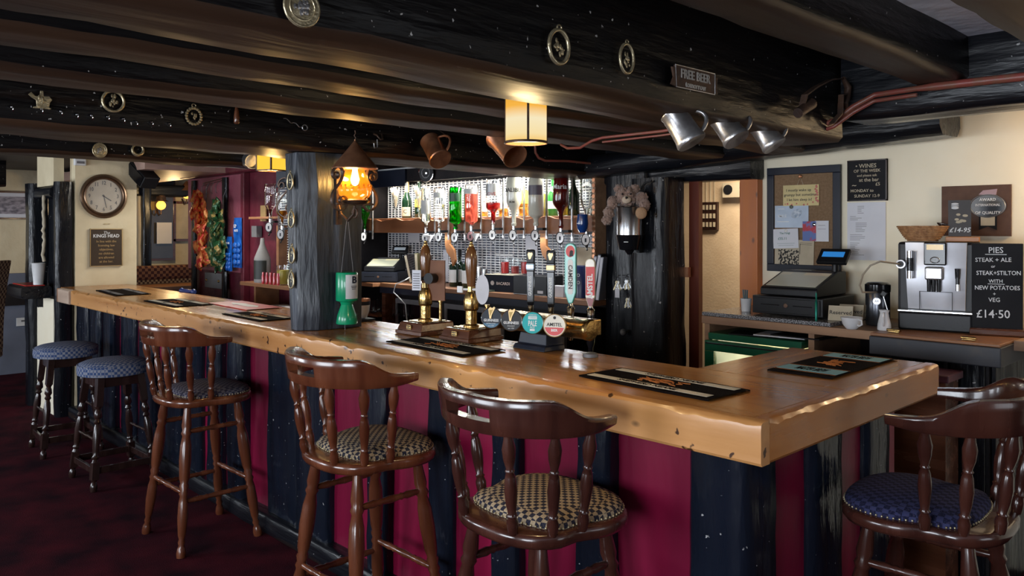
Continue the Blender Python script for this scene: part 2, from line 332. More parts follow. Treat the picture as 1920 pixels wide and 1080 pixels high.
# ------------------------------------------------------------------ old timbers
def timber(b, axis, a0, a1, u0, u1, v0, v1, amp=0.012, seed=0, step=0.11, ch=0.018, end=None):
    """round-edged beam with hewn, wavering faces. u0.. v1 may be (start, end) pairs"""
    n = max(2, int(abs(a1-a0)/step)); pr = lambda q, t: q[0]+(q[1]-q[0])*t if isinstance(q, tuple) else q
    rows = []
    for i in range(n+1):
        t = i/n; a = a0+(a1-a0)*t; U0, U1, V0, V1 = pr(u0,t), pr(u1,t), pr(v0,t), pr(v1,t); pts = []
        k = 4
        cs = [(U0+ch, V0), (U1-ch, V0), (U1, V0+ch), (U1, V1-ch), (U1-ch, V1), (U0+ch, V1), (U0, V1-ch), (U0, V0+ch)]
        for q in range(8):
            p, r = cs[q], cs[(q+1) % 8]
            for s in range(k if q % 2 == 0 else 1):
                f = s/(k if q % 2 == 0 else 1); pts.append((p[0]+(r[0]-p[0])*f, p[1]+(r[1]-p[1])*f))
        row = []
        for (u, v) in pts:
            q = (a, u, v) if axis == 'x' else (u, a, v) if axis == 'y' else (u, v, a)
            w = noise.noise_vector(Vector((q[0]*2.3+seed*7.1, q[1]*2.3, q[2]*2.3)))*amp*0.7 + noise.noise_vector(Vector((q[0]*9+seed, q[1]*9, q[2]*9)))*amp*0.55
            q = Vector(q)
            if axis == 'x': q += Vector((0, w.y, w.z))
            elif axis == 'y': q += Vector((w.x, 0, w.z))
            else: q += Vector((w.x, w.y, 0))
            row.append(q)
        rows.append(row)
    return b.grid(rows, closeu=True, cap0=True, cap1=True)
def beam(label, m, *a, name='ceiling_beam', cat='beam', **k):
    b = timber(B(), *a, **k)
    if m is TB:     # side faces black, downward faces brown
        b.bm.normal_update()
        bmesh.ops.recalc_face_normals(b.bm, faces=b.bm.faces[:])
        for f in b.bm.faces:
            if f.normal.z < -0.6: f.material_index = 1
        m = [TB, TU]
    return tag(b.build(name, m, None, smooth=50), label, cat)
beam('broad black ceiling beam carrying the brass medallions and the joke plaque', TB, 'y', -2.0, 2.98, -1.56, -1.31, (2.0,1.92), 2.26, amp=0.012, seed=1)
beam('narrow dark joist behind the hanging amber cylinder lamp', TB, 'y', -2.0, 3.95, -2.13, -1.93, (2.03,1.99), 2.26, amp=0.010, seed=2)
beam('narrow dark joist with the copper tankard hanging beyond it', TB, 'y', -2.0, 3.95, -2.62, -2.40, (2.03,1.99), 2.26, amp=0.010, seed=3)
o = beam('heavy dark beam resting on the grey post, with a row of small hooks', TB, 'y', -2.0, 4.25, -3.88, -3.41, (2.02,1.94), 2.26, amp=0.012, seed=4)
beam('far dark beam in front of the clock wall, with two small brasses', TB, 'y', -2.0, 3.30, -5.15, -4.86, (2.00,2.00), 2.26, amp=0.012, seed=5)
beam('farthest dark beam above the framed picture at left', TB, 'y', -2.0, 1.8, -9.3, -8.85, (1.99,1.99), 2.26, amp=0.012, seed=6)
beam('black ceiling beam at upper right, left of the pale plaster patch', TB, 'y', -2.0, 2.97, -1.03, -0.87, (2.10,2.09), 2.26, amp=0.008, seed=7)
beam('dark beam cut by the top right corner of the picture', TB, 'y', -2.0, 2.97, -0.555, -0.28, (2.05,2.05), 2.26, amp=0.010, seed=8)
beam('black cross beam carrying the thick red pipe at right', TX, 'x', -1.30, 2.2, 2.95, 3.2, (2.0,2.02), 2.26, amp=0.010, seed=9)
beam('low sagging black lintel with a rounded end above the noticeboard', TX, 'x', -3.5, -1.28, 3.93, 4.22, (1.925,2.03), (2.06,2.17), amp=0.012, seed=10, ch=0.045)
beam('black lintel across the doorway and the dark post', TX, 'x', -3.45, -2.35, 4.14, 4.30, 1.88, 2.24, amp=0.008, seed=12)
beam('plum painted lintel over the passage to the snug', M_plum, 'x', -8.3, -6.15, 3.22, 3.34, 2.10, 2.24, amp=0.006, seed=13)
beam('dark lintel far left above the framed picture', TY, 'y', -1.5, 1.8, -10.14, -9.95, 1.82, 2.0, amp=0.01, seed=14)
beam('dark lintel across the snug behind the bar', TY, 'y', 2.6, 5.0, -10.14, -9.9, 1.98, 2.12, amp=0.01, seed=15)
# posts
beam('tall black post at the left end of the bar beside the clock wall', TZ, 'z', 0, 1.99, -7.585, -7.49, 1.885, 2.02, amp=0.014, seed=21, name='timber_post', cat='post', ch=0.02)
beam('slim black post at the outer corner left of the recess', TZ, 'z', 0, 2.0, -8.32, -8.17, 1.84, 2.0, amp=0.014, seed=22, name='timber_post', cat='post', ch=0.02)
b = B(); b.bx(-8.16, -7.65, 1.99, 2.02, 0, 2.0)
b.build('recess_panel', TZ, None); tag(bpy.data.objects['recess_panel'], 'black timber back of the recess between the two left posts', 'panel')
beam('short black rail under the cream patch between the left posts', TX, 'x', -8.16, -7.63, 1.87, 1.97, 1.86, 1.95, amp=0.01, seed=23, name='timber_rail', cat='rail')
boxstruct('wall_inner', M_cream2, -8.16, -7.63, 1.90, 1.98, 1.965, 2.24)
boxstruct('wall_inner', M_cream, -8.16, -7.63, 1.90, 1.98, 0.0, 0.99)
beam('great black post between the keys and the doorway', TZ, 'z', 0, 1.90, -3.05, -2.79, 3.92, 4.17, amp=0.016, seed=24, name='timber_post', cat='post', ch=0.03)
beam('black boarding behind the ice bucket and the keys', TZ, 'z', 0, 1.95, -3.39, -3.06, 4.10, 4.3, amp=0.004, seed=25, name='timber_boarding', cat='boarding')
boxstruct('door_1', M_redwood, -2.785, -2.715, 4.18, 4.22, 0, 1.9)
b = B().bx(-2.475, -2.36, 4.24, 4.36, 0, 1.93)
struct(b, 'door_2', M_pine, bev=0.004)
# pillar standing on the bar
def pillar():
    t = thing('timber_pillar', 'grey-black chamfered timber pillar standing on the bar, carrying a lantern', 'pillar', (-3.5, 2.08, 1.10))
    rows = []
    for i in range(17):
        f = i/16; z = 1.101+f*(1.965-1.101)
        wv = 0.010*math.sin(f*9+.5)+0.006*math.sin(f*17)
        poly = [(-3.58-.05*f,1.93),(-3.51+.015*f+wv*.6,1.925),(-3.45+.008*f+wv,2.01-.02*f),(-3.432,2.11),(-3.43,2.245),(-3.52,2.25),(-3.60-.03*f,2.24),(-3.60-.04*f,2.05)]
        rows.append([Vector((x, y, z)) + noise.noise_vector(Vector((x*4, y*4, z*5)))*0.005 for x, y in poly])
    B().grid(rows, closeu=True, cap0=True, cap1=True).build('post', TP, t, smooth=25, world=True, bev=0.003)
    return t
PIL = pillar()
# ------------------------------------------------------------------ the bar counter
YE, XE, BT = 1.87, -1.03, 1.10
top = thing('bar_worktop', 'L-shaped polished wooden bar top with a thick waney front edge', 'bar top', (-3, 2.1, 1.0))
XL = -7.485
B().bx(XL, XE-0.0475, YE+0.0475, 2.45, BT-0.05, BT).build('bar_slab', M_top, top, world=True, bev=0.003)
B().bx(-1.60, XE-0.0475, 2.454, 3.16, BT-0.05, BT-0.0005).build('bar_slab', M_top2, top, world=True, bev=0.003)
def edging(axis, a0, a1, base, inward, name, m, seed, zt=BT, zb=BT-0.112):
    """thick edge board: chiselled wavy top arris, flat bottom"""
    n = int((a1-a0)/0.022); rows = []
    for i in range(n+1):
        a = a0+(a1-a0)*i/n
        w = 0.5+0.5*noise.noise(Vector((a*5.5, seed, 0))); w2 = abs(noise.noise(Vector((a*9, seed+5, 0))))
        tp = min(1.0, min(a-a0, a1-a)/0.05); w *= tp; w2 *= tp
        drop = 0.006+0.024*w2+0.006*w; back = 0.006+0.030*w2+0.006*w
        bulge = 0.004*noise.noise(Vector((a*3, seed+9, 0)))
        pr = [(0.045, zt+0.0006), (min(.043,back+0.010), zt+0.0006), (min(.04,back), zt-0.002), (0.002+bulge, zt-drop), (bulge, zt-drop-0.015), (bulge+0.001, (zt+zb)/2), (0.0, zb+0.008), (0.005, zb), (0.045, zb)]
        row = []
        for d, z in pr:
            row.append(Vector((a, base+d*inward, z)) if axis == 'x' else Vector((base+d*inward, a, z)))
        rows.append(row)
    return B().grid(rows, closeu=True, cap0=True, cap1=True).build(name, m, top, smooth=28, world=True)
edging('x', -7.02, XE-0.0005, YE, 1, 'edge_board', M_edge, 3)
edging('x', -7.34, -7.03, YE-0.012, 1, 'edge_board', M_pale, 8)['label'] = 'short pale edge block at the far end'
edging('y', YE+0.0465, 3.16, XE, -1, 'edge_board', M_edge2, 14)
B().bx(-7.37, -7.34, YE-0.012, YE+0.04, BT-0.112, BT).build('end_block', M_shelf, top, world=True, bev=0.003)
front = thing('bar_counter', 'bar front of burgundy panels between rough black studs', 'bar front', (-3, 2.1, 0))
YF = 2.03
def px2x(px, Y=YF): return at(px, 700, Y=Y).x
xs = [(151,171),(176,197),(206,225),(235,260),(272,300),(320,350),(360,385),(400,425),(442,470),(510,566),(568,628),(706,738),(813,857),(934,984),(1098,1161)]
for i, (a, c) in enumerate(xs):
    x0, x1 = px2x(a), px2x(c)
    timber(B(), 'z', 0.10, 0.995, x0, x1, YF-0.035-0.012*(i % 3), YF+0.05, amp=0.012, seed=40+i, ch=0.016, step=0.07).build('stud', TS, front, smooth=50, world=True)
timber(B(), 'z', 0.0, 0.992, -1.33, -1.145, YF-0.045, YF+0.15, amp=0.010, seed=61, ch=0.016, step=0.07).build('corner_post', TS, front, smooth=50, world=True)
edges = [-7.42] + [0.5*(px2x(a)+px2x(c)) for a, c in xs] + [-1.24]
for i in range(len(edges)-1):
    B().bx(edges[i]+0.001, edges[i+1]-0.001, YF, YF+0.03, 0.08, 0.99).build('panel', M_burg, front, world=True)
timber(B(), 'x', -7.4, -1.15, YF-0.075, YF+0.02, 0.0, 0.10, amp=0.005, seed=70, ch=0.01).build('plinth', TX, front, smooth=50, world=True)
XF = -1.165
def px2y(px): return at(px, 900, X=XF).y
ys = [(1507,1566),(1613,1655)]
for i, (a, c) in enumerate(ys):
    timber(B(), 'z', 0.10, 0.992, XF-0.05, XF+0.03, px2y(a), px2y(c), amp=0.008, seed=80+i, ch=0.016, step=0.07).build('stud', TS, front, smooth=50, world=True)
ye = [YF+0.1, 0.5*(px2y(1507)+px2y(1566)), 0.5*(px2y(1613)+px2y(1655)), 3.10]
for i in range(3): B().bx(XF-0.03, XF, ye[i]+0.001, ye[i+1]-0.001, 0.08, 0.99).build('panel', M_burg, front, world=True)
timber(B(), 'y', YF, 3.1, XF-0.04, XF+0.03, 0.0, 0.10, amp=0.005, seed=85, ch=0.01).build('plinth', TY, front, smooth=50, world=True)
B().bx(-7.4, -1.75, 2.37, 2.40, 0, 1.045).build('inner_board', M_wall_dark, front, world=True)
B().bx(-1.56, -1.53, 2.40, 3.12, 0, 1.045).build('inner_board', M_wall_dark, front, world=True)
# ------------------------------------------------------------------ spindle-back bar chairs
PL = [(0,.85),(.03,.95),(.06,.8),(.08,.55),(.10,.75),(.12,.55),(.15,.8),(.26,1.05),(.36,.95),(.40,.72),(.42,.95),(.44,.72),(.47,.95),(.485,.75),(.52,1.0),(.64,1.2),(.74,1.1),(.80,.78),(.82,1.05),(.84,.8),(.87,1.0),(.97,.72),(1,.70)]
PS = [(0,.8),(.05,.95),(.12,1.05),(.17,.75),(.19,.95),(.21,.7),(.32,1.0),(.45,1.15),(.58,.9),(.62,.65),(.64,.85),(.66,.62),(.76,1.05),(.86,1.2),(.96,.8),(1,.75)]
PR = [(0,.7),(.10,.8),(.24,1.0),(.30,.72),(.33,.95),(.36,.72),(.5,1.0),(.64,.72),(.67,.95),(.70,.72),(.76,1.0),(.9,.8),(1,.7)]
def leg(b, p0, p1, r, seg=12): return b.turn(p1, p0, [(t, r*k) for t, k in PL], seg)   # p1 foot, p0 top
def make_chair(name, label, mw, mc, loc, rz, group, sc=1.05):
    """faces local +y; seat top 0.74 m"""
    t = thing(name, label, 'chair', loc, rz, group)
    t.scale = (sc, sc, sc*1.02)
    def out(th, s=1.0):     # seat outline: broad in front, nipped behind the arms
        c, sn = math.cos(th), math.sin(th)
        r = 0.225/((abs(c)**2.7+abs(sn)**2.7)**(1/2.7))
        y = r*sn; x = r*c*(1.0+0.10*max(0, sn)-0.10*math.exp(-((sn+0.25)/0.22)**2)-0.06*max(0,-sn))
        return x*s, y*s*0.96
    n = 48; O = [out(2*PI*k/n) for k in range(n)]
    rows = []
    for s, z in ((0.90,0.672),(0.97,0.676),(1.0,0.686),(1.005,0.70),(0.985,0.710),(0.95,0.713),(0.5,0.713)):
        rows.append([(x*s, y*s, z) for x, y in O])
    B().grid(rows, closeu=True, cap0=True, cap1=True).build('seat', mw, t, smooth=50)
    Cq = [(x*0.90, (y*0.88+0.020) if y > -0.09 else -0.075+ (y+0.09)*0.55) for x, y in O]
    cx, cy = 0, 0.03
    rows = []
    for s, z in ((1.0,0.712),(1.0,0.722),(0.97,0.733),(0.88,0.740),(0.70,0.747),(0.45,0.7505),(0.2,0.752)):
        rows.append([(cx+(x-cx)*s, cy+(y-cy)*s, z) for x, y in Cq])
    B().grid(rows, closeu=True, cap1=True).build('cushion', mc, t, smooth=60)
    b = B()
    m = 84
    for k in range(m):
        i = k*n/m; a = int(i) % n; f = i-int(i); x = Cq[a][0]*(1-f)+Cq[(a+1) % n][0]*f; y = Cq[a][1]*(1-f)+Cq[(a+1) % n][1]*f
        b.ball((cx+(x-cx)*1.01, cy+(y-cy)*1.01, 0.717), 0.0035, 6, 3)
    o = b.build('upholstery_nail', M_brassold, t, smooth=60); o['kind'] = 'stuff'
    # bent rail
    def rc(u):      # u -1..1 -> plan point, outward normal
        a = u*math.radians(108); x = 0.238*math.sin(a); y = -0.055-0.205*math.cos(a) if abs(a) < PI/2 else -0.055+0.30*(abs(a)-PI/2)
        return Vector((x*1.03, y, 0))
    def hz(u):
        q = abs(u)
        e = 1/(1+math.exp((q-0.66)*20))
        ztop = 1.016+0.052*e - 0.004*math.sin(min(1,q/0.55)*PI) * e - 0.014*(1-e)*max(0,(q-.7)/.3)
        zbot = 0.970+0.006*max(0,(q-0.85)/0.15)
        return zbot, ztop
    N = 44; b = B(); slot = (N//2-4, N//2+4)
    tk = 0.017
    P = []
    for i in range(N+1):
        u = -1+2*i/N; p = rc(u); tg = (rc(min(1,u+0.02))-rc(max(-1,u-0.02))).normalized(); nn = Vector((tg.y, -tg.x, 0))
        z0, z1 = hz(u); r = []
        lean = 0.018
        for z, d in ((z0, -.8), (z0, .8), (z0+.004, 1), (z0+(z1-z0)*.36, 1), (z0+(z1-z0)*.70, 1), (z1-.006, 1), (z1, .7), (z1, -.7), (z1-.006, -1), (z0+(z1-z0)*.70, -1), (z0+(z1-z0)*.36, -1), (z0+.004, -1)):
            r.append(p+nn*(d*tk*(0.9 if abs(u) > .95 else 1) + lean*(z-z0)/0.13)+Vector((0,0,z)))
        P.append([b.v(q) for q in r])
    for i in range(N):
        for j in range(12):
            if j in (3, 9) and slot[0] <= i < slot[1]: continue
            b._f((P[i][j], P[i][(j+1) % 12], P[i+1][(j+1) % 12], P[i+1][j]))
    b._f(P[0][::-1]); b._f(P[N])
    for i in range(slot[0], slot[1]):   # slot lining
        b._f((P[i][3], P[i+1][3], P[i+1][10], P[i][10])); b._f((P[i][4], P[i+1][4], P[i+1][9], P[i][9]))
    for i in slot: b._f((P[i][3], P[i][4], P[i][9], P[i][10]))
    b.build('top_rail', mw, t, smooth=45)
    for u in (-0.83, -0.56, -0.27, 0.27, 0.56, 0.83):
        p = rc(u); z0, _ = hz(u); d = Vector((p.x*0.83, -0.055+(p.y+0.055)*0.86+0.012, 0.709))
        B().turn((d.x, d.y, 0.709), (p.x, p.y, z0+0.004), [(q, 0.0155*k) for q, k in PS], 12).build('spindle', mw, t, smooth=50)
    tops = {(sx, sy): Vector((sx*0.135, sy*0.125-0.005, 0.675)) for sx in (-1,1) for sy in (-1,1)}
    feet = {(sx, sy): Vector((sx*0.215, sy*0.195, 0.0)) for sx in (-1,1) for sy in (-1,1)}
    for k in tops: leg(B(), tops[k], feet[k], 0.0235).build('leg', mw, t, smooth=50)
    lp = lambda k, z: feet[k]+(tops[k]-feet[k])*(z/0.675)
    def rod(a, c, z0, z1=None): B().turn(lp(a, z0), lp(c, z1 or z0), [(q, 0.0135*k) for q, k in PR], 10).build('stretcher', mw, t, smooth=50)
    rod((-1,-1), (-1,1), 0.56); rod((1,-1), (1,1), 0.56)
    rod((-1,-1), (-1,1), 0.245); rod((1,-1), (1,1), 0.245); rod((-1,-1), (1,-1), 0.285); rod((-1,1), (1,1), 0.285)
    return t
MC1 = checker('navy_beige_check', (0.40,0.31,0.20), (0.016,0.018,0.036), 70, cc=(0.09,0.075,0.06))
MC2 = checker('blue_check', (0.034,0.040,0.105), (0.008,0.010,0.032), 62, cc=(0.06,0.05,0.10))
GC = 'spindle-back bar chairs along the bar'
make_chair('bar_chair', 'far brown spindle-back bar chair, farthest of those with a back, right of the round stools', M_chair, checker('grey_blue_check', (0.12,0.11,0.13), (0.025,0.025,0.05), 66, cc=(0.06,0.05,0.06)), (-4.13,1.72,0), 0.02, GC, 1.03)
make_chair('bar_chair', 'reddish brown spindle-back bar chair in front of the timber pillar, second nearest', M_chair, MC1, (-2.59,1.72,0), 0.0, GC)
make_chair('bar_chair', 'dark spindle-back bar chair in the middle foreground with a beige and navy seat', M_chair2, MC1, (-1.68,1.73,0), -0.02, GC)
make_chair('bar_chair', 'dark spindle-back bar chair at the right end of the bar with a blue seat', M_chair2, MC2, (-0.87,2.585,0), PI/2+0.06, GC)
# ------------------------------------------------------------------ round stools
M_ckpad = checker('blue_white_check', (0.035,0.065,0.16), (0.22,0.23,0.27), 62, cc=(0.04,0.05,0.10))
def make_stool(label, loc, rz):
    t = thing('round_stool', label, 'stool', loc, rz, 'round padded stools at the far end of the bar')
    b = B(); b.lathe([(0.19,0.672),(0.207,0.678),(0.210,0.70),(0.209,0.722),(0.203,0.735)], seg=40, capb=True, capt=False)
    b.lathe([(0.203,0.735),(0.198,0.744),(0.17,0.756),(0.11,0.766),(0.05,0.770),(0.01,0.771)], seg=40, capb=False)
    b.build('padded_seat', M_ckpad, t, smooth=60)
    B().tube([(0.206*math.cos(a*PI/20), 0.206*math.sin(a*PI/20), 0.736) for a in range(40)], 0.0045, 6, closed=True).build('piping', M_ckpad, t, smooth=60)
    b = B()
    for s in (-1, 1): b.bx(-.13,.13, s*.125-.011, s*.125+.011, .61,.672); b.bx(s*.125-.011, s*.125+.011, -.13,.13, .61,.672)
    b.build('apron', M_dark, t, bev=0.003)
    pr = [(0,.75),(.03,1.0),(.06,.95),(.075,.6),(.085,.8)]
    for sx in (-1,1):
        for sy in (-1,1):
            T, Fo = Vector((sx*.12, sy*.12, .672)), Vector((sx*.20, sy*.185, 0))
            P = lambda z: Fo+(T-Fo)*(z/.672)
            b = B(); b.turn(Fo, P(.07), [(0,.016),(.3,.022),(.6,.020),(.8,.013),(1,.021)], 12)
            ax = (T-Fo); 
            b.turn(P(.07), P(.17), [(0,.029),(1,.029)], 4)
            b.turn(P(.17), P(.50), [(0,.021),(.05,.015),(.09,.022),(.13,.015),(.2,.019),(.45,.024),(.62,.019),(.68,.013),(.72,.022),(.77,.014),(.82,.024),(.9,.02),(.95,.014),(1,.022)], 12)
            b.turn(P(.50), P(.668), [(0,.028),(1,.029)], 4)
            b.build('leg', M_dark, t, smooth=40)
    q = lambda sx, sy, z: Vector((sx*(.20-.08*z/.672), sy*(.185-.065*z/.672), z))
    for s in (-1,1):
        b = B(); a, c = q(s,-1,.12), q(s,1,.12); b.bx(a.x-.009, a.x+.009, a.y, c.y, .10,.14); b.build('stretcher', M_dark, t, bev=0.003)
        b = B(); a, c = q(-1,s,.12), q(1,s,.12); b.bx(a.x, c.x, a.y-.009, a.y+.009, .10,.14); b.build('stretcher', M_dark, t, bev=0.003)
        B().turn(q(-1,s,.30), q(1,s,.30), [(v, .010*k) for v, k in PR], 10).build('stretcher', M_dark, t, smooth=50)
    return t
s0 = make_stool('nearer round blue checked stool, next to the far bar chair', (-5.45,1.70,0), 0.03)
dup(s0, (-6.42,1.68,0), -0.05, 'farthest round blue checked stool, at the end of the bar')
# ------------------------------------------------------------------ brasses on the beams (local: x right, z up, front -y)
def relief(b, w, h, seed, n=16, y=-0.004):
    r = random.Random(seed)
    for k in range(n):
        a, q = r.uniform(0, 2*PI), r.uniform(0, 0.62)
        b.ball((w*q*math.cos(a), y, h*q*math.sin(a)), r.uniform(0.10, 0.2)*w, 7, 5, (1, 0.45, r.uniform(0.8, 2.0)))
def brass(label, loc, rz, w, h, kind, seed=0, group=None):
    """w, h are half sizes"""
    t = thing('horse_brass', label, 'brass', loc, rz, group)
    b = B()
    ring = [(w*math.cos(2*PI*k/28), -0.002, h*math.sin(2*PI*k/28)) for k in range(28)]
    if kind == 'disc':
        b.prism([(x, z) for x, _, z in ring], 0.0, 0.004, FRONT); b.build('plate', M_brassold, t, smooth=40)
        B().tube(ring, w*0.09, 8, True).build('rim', M_brassold, t, smooth=60)
        B().tube([(x*.72, -0.004, z*.72) for x, _, z in ring], w*0.05, 6, True).build('inner_rim', M_brassold, t, smooth=60)
        b = B(); relief(b, w*.72, h*.72, seed, 22, -0.005); b.build('relief', M_pewter, t, smooth=60)
    elif kind == 'ring':
        b.tube(ring, w*0.15, 10, True); b.build('rim', M_brassold, t, smooth=60)
        b = B(); relief(b, w*.8, h*.9, seed, 14); b.build('figure', M_brassold, t, smooth=60)
    elif kind == 'wreath':
        for k in range(18):
            a = 2*PI*k/18; b.ball((w*.85*math.cos(a), -0.003, h*.85*math.sin(a)), w*.19, 7, 5, (1,.5,1))
        b.build('wreath', M_brassold, t, smooth=60)
        b = B(); relief(b, w*.6, h*.6, seed, 10); b.build('figure', M_brassold, t, smooth=60)
    elif kind == 'rider':
        b.prism([(-w,.45*h),(-w*.75,.75*h),(-w*.4,.35*h),(-.05*w,.4*h),(0,h),(.25*w,h),(.3*w,.4*h),(.75*w,.45*h),(w,.1*h),(.8*w,-.3*h),(.75*w,-.8*h),(.9*w,-.85*h),(.9*w,-h),(-.6*w,-h),(-.6*w,-.85*h),(-.3*w,-.75*h),(-.35*w,-.1*h),(-.7*w,.15*h)], 0, 0.006, FRONT)
        b.build('figure', M_brassold, t, bev=0.0015)
        b = B(); relief(b, w*.7, h*.7, seed, 10, -.007); b.build('relief', M_brassold, t, smooth=60)
    elif kind == 'shoe':
        b.tube([(w*math.sin(a)*.9, -.003, -h*math.cos(a)) for a in [-2.5+5.0*i/16 for i in range(17)]], [w*.16+w*.14*math.sin(PI*i/16) for i in range(17)], 8); b.build('horseshoe', M_brassold, t, smooth=60)
    elif kind == 'drop':
        b.prism([(x*(0.62+0.38*(1-(z/h+1)/2)**.8), z*.82-h*.16) for x, _, z in ring], 0, 0.003, FRONT); b.build('plate', M_blk, t)
        B().tube([(x*(0.62+0.38*(1-(z/h+1)/2)**.8), -.003, z*.82-h*.16) for x, _, z in ring], w*.16, 7, True).build('rim', M_brassold, t, smooth=60)
        b = B(); relief(b, w*.55, h*.7, seed, 8, -.004); b.build('figure', M_brassold, t, smooth=60)
    if kind in ('ring', 'disc', 'wreath', 'drop'):
        zc = h*1.12 if kind != 'drop' else h*.86
        B().tube([(w*.22*math.cos(2*PI*k/12), -0.003, zc+w*.2*math.sin(2*PI*k/12)) for k in range(12)], w*.07, 6, True).build('hanging_loop', M_brassold, t, smooth=60)
    return t
Q = PI/2
XA, XD, XE2 = -1.292, -3.395, -4.85
brass('round silvery brass with lettered rim cut by the top edge, upper centre left', at(565,14,X=XA), Q, .034, .034, 'disc', 1)
brass('oval openwork brass above the hanging lamp, on the broad beam', at(1047,88,X=XA), Q, .034, .040, 'ring', 2)
brass('smaller oval brass with a seated figure, left of the joke plaque', at(1174,110,X=XA), Q, .028, .038, 'ring', 3)
brass('brass shaped like a mounted rider, farthest left on the hooked beam', at(75,187,X=XD), Q, .040, .034, 'rider', 4)
brass('ring shaped brass with a prancing horse on the hooked beam', at(212,190,X=XD), Q, .040, .040, 'ring', 5)
brass('wreath shaped brass right of the small hooks', at(363,218,X=XD), Q, .037, .040, 'wreath', 6)
brass('small round brass on the far beam above the clock wall', at(187,282,X=XE2), Q, .037, .040, 'disc', 7)
brass('small horseshoe brass on the far beam left of the far lamp', at(258,281,X=XE2), Q, .034, .030, 'shoe', 8)
for i, (x, y, l) in enumerate(((545,337,'topmost'),(547,408,'second from top'),(548,475,'third from top'),(547,522,'lowest'))):
    p = at(x, y, Y=1.908+0.001*i); brass('drop shaped brass on the front of the timber pillar, %s of four' % l, p, 0, .030, .047, 'drop', 10+i, 'brasses on the timber pillar')
t = thing('round_badge', 'round black and chrome badge hanging under the beam above the bottles', 'badge', at(800,324,Y=4.03), .25)
B().prism(circle(.075), 0, .008, FRONT).build('disc', M_blk, t); B().tube([(.075*math.cos(k*PI/14), -.008, .075*math.sin(k*PI/14)) for k in range(28)], .004, 6, True).build('rim', M_chrome, t, smooth=60)
b = B()
for k in range(8): b.cb((.040*math.cos(k*PI/4), -.010, .040*math.sin(k*PI/4)), (.010,.005,.030), ry=-k*PI/4)
b.ball((0,-.010,0), .018, 8, 6, (1,.4,1)); b.build('spoke', M_chrome, t)
M_cast = mat('worn_casting', (.50,.48,.45), .4, .3)
t = thing('joke_plaque', 'cast plaque reading FREE BEER tomorrow on the broad beam', 'plaque', at(1301,150,X=-1.29), Q)
B().prism([(-.115,.022),(-.10,.022),(-.10,.03),(.10,.03),(.10,.018),(.118,.022),(.112,-.012),(.118,-.028),(.09,-.032),(-.085,-.032),(-.118,-.026),(-.106,-.004)], 0, .006, FRONT).build('plate', M_rust, t, bev=.001)
b = B(); b.tube([(-.10,-.006,.03),(.10,-.006,.03),(.10,-.006,-.031),(-.095,-.006,-.031)], .0016, 6, True)
b.build('rim', M_pewter, t)
b = B(); b.text('FREE BEER', .036, fr(0,.008,-.0065), .0015, sx=.92, bold=.012); b.text('tomorrow', .024, fr(0,-.019,-.0065), .0012, bold=.01); b.build('lettering', M_cast, t)
ORD = ('first','second','third','fourth','fifth','sixth','seventh','eighth','ninth','tenth')
for i, (x, y) in enumerate(((23,204),(79,208),(115,212),(145,218),(172,220),(203,222),(232,226),(256,232),(285,232),(318,235))):
    p = at(x, y, X=XD-.003); b = B(); b.tube([(0,0.004,.008),(0,-.012,.008),(0,-.016,0),(0,-.012,-.009),(.004,-.004,-.010)], .0022, 6); b.cyl((0,.004,.008),(0,-.001,.008),.006)
    tag(b.build('cup_hook', M_chrome, None, 60, loc=p, rz=Q), 'tiny bright screw hook on the dark beam, %s from the left' % ORD[i], 'hook', 'small hooks along the beam')
tag(B().lathe([(.008,0),(.013,.006),(.012,.03),(.007,.075),(.001,.08)], seg=12, o=(0,-.014,-.045)).build('wooden_peg', M_mahog, None, 50, loc=at(441,214,X=XD), rz=Q), 'little brown tapered peg on the beam right of the wreath brass', 'peg')
b = B(); P = [Vector((-.06+.0085*k, -.012+.004*math.cos(k*1.2), .02-.003*k+.005*math.sin(k*1.2))) for k in range(12)]; b.tube(P, .0022, 6)
b.tube([(P[-1].x+.014+.013*math.cos(PI+k*PI/8), -.012, P[-1].z-.003+.013*math.sin(PI+k*PI/8)) for k in range(16)], .0028, 6, True)
tag(b.build('corkscrew', M_pewter, None, 60, loc=at(552,233,X=XD), rz=Q), 'small old corkscrew with a ring end on the beam above the pillar', 'corkscrew')
# ------------------------------------------------------------------ hooks and tankards
def tankard(label, m, mouth, base, r, hang, hdir, name='tankard'):
    """mouth and base are world points of the rim centre and foot centre; hang = hook point in the beam"""
    t = thing(name, label, 'tankard', tuple(base), 0, 'tankards hanging from the beams')
    d = mouth-base; L = d.length; M = d.to_track_quat('Z','Y').to_matrix().to_4x4()
    B().lathe([(0.001,.004),(r*.98,0),(r*1.04,.006),(r*1.0,.014),(r*.95,.02),(r*.90,L*.5),(r*.88,L*.93),(r*.92,L*.96),(r*.92,L),(r*.86,L),(r*.84,L*.9),(r*.86,L*.5),(r*.88,.02),(.001,.016)], seg=28, M=M, capb=False, capt=False).build('body', m, t, smooth=40)
    h = Vector(hdir).normalized(); ax = d.normalized(); h = (h-ax*h.dot(ax)).normalized()
    pts = []
    for k in range(11):
        a = k/10; pts.append(ax*(L*(.16+.70*a)) + h*(r*.88 + r*.85*math.sin(PI*a)**.7))
    B().tube(pts, [.0065]*11, 8).build('handle', m, t, smooth=60)
    if hang is not None:
        top = Vector(base)+pts[7]; b = B()
        b.tube([Vector(hang)-Vector(base), (Vector(hang)+top)/2-Vector(base)+Vector((0.004,0,0.0)), pts[7]+Vector((.006,0,-.004)), pts[7]+Vector((-.004,0,-.010)), pts[7]+Vector((-.008,0,.002))], .0028, 6)
        b.build('hook', M_iron, t, smooth=60)
    return t
rt = Vector((RX, RY, 0)); up = Vector((0,0,1)); fw = Vector((FX, FY, 0))
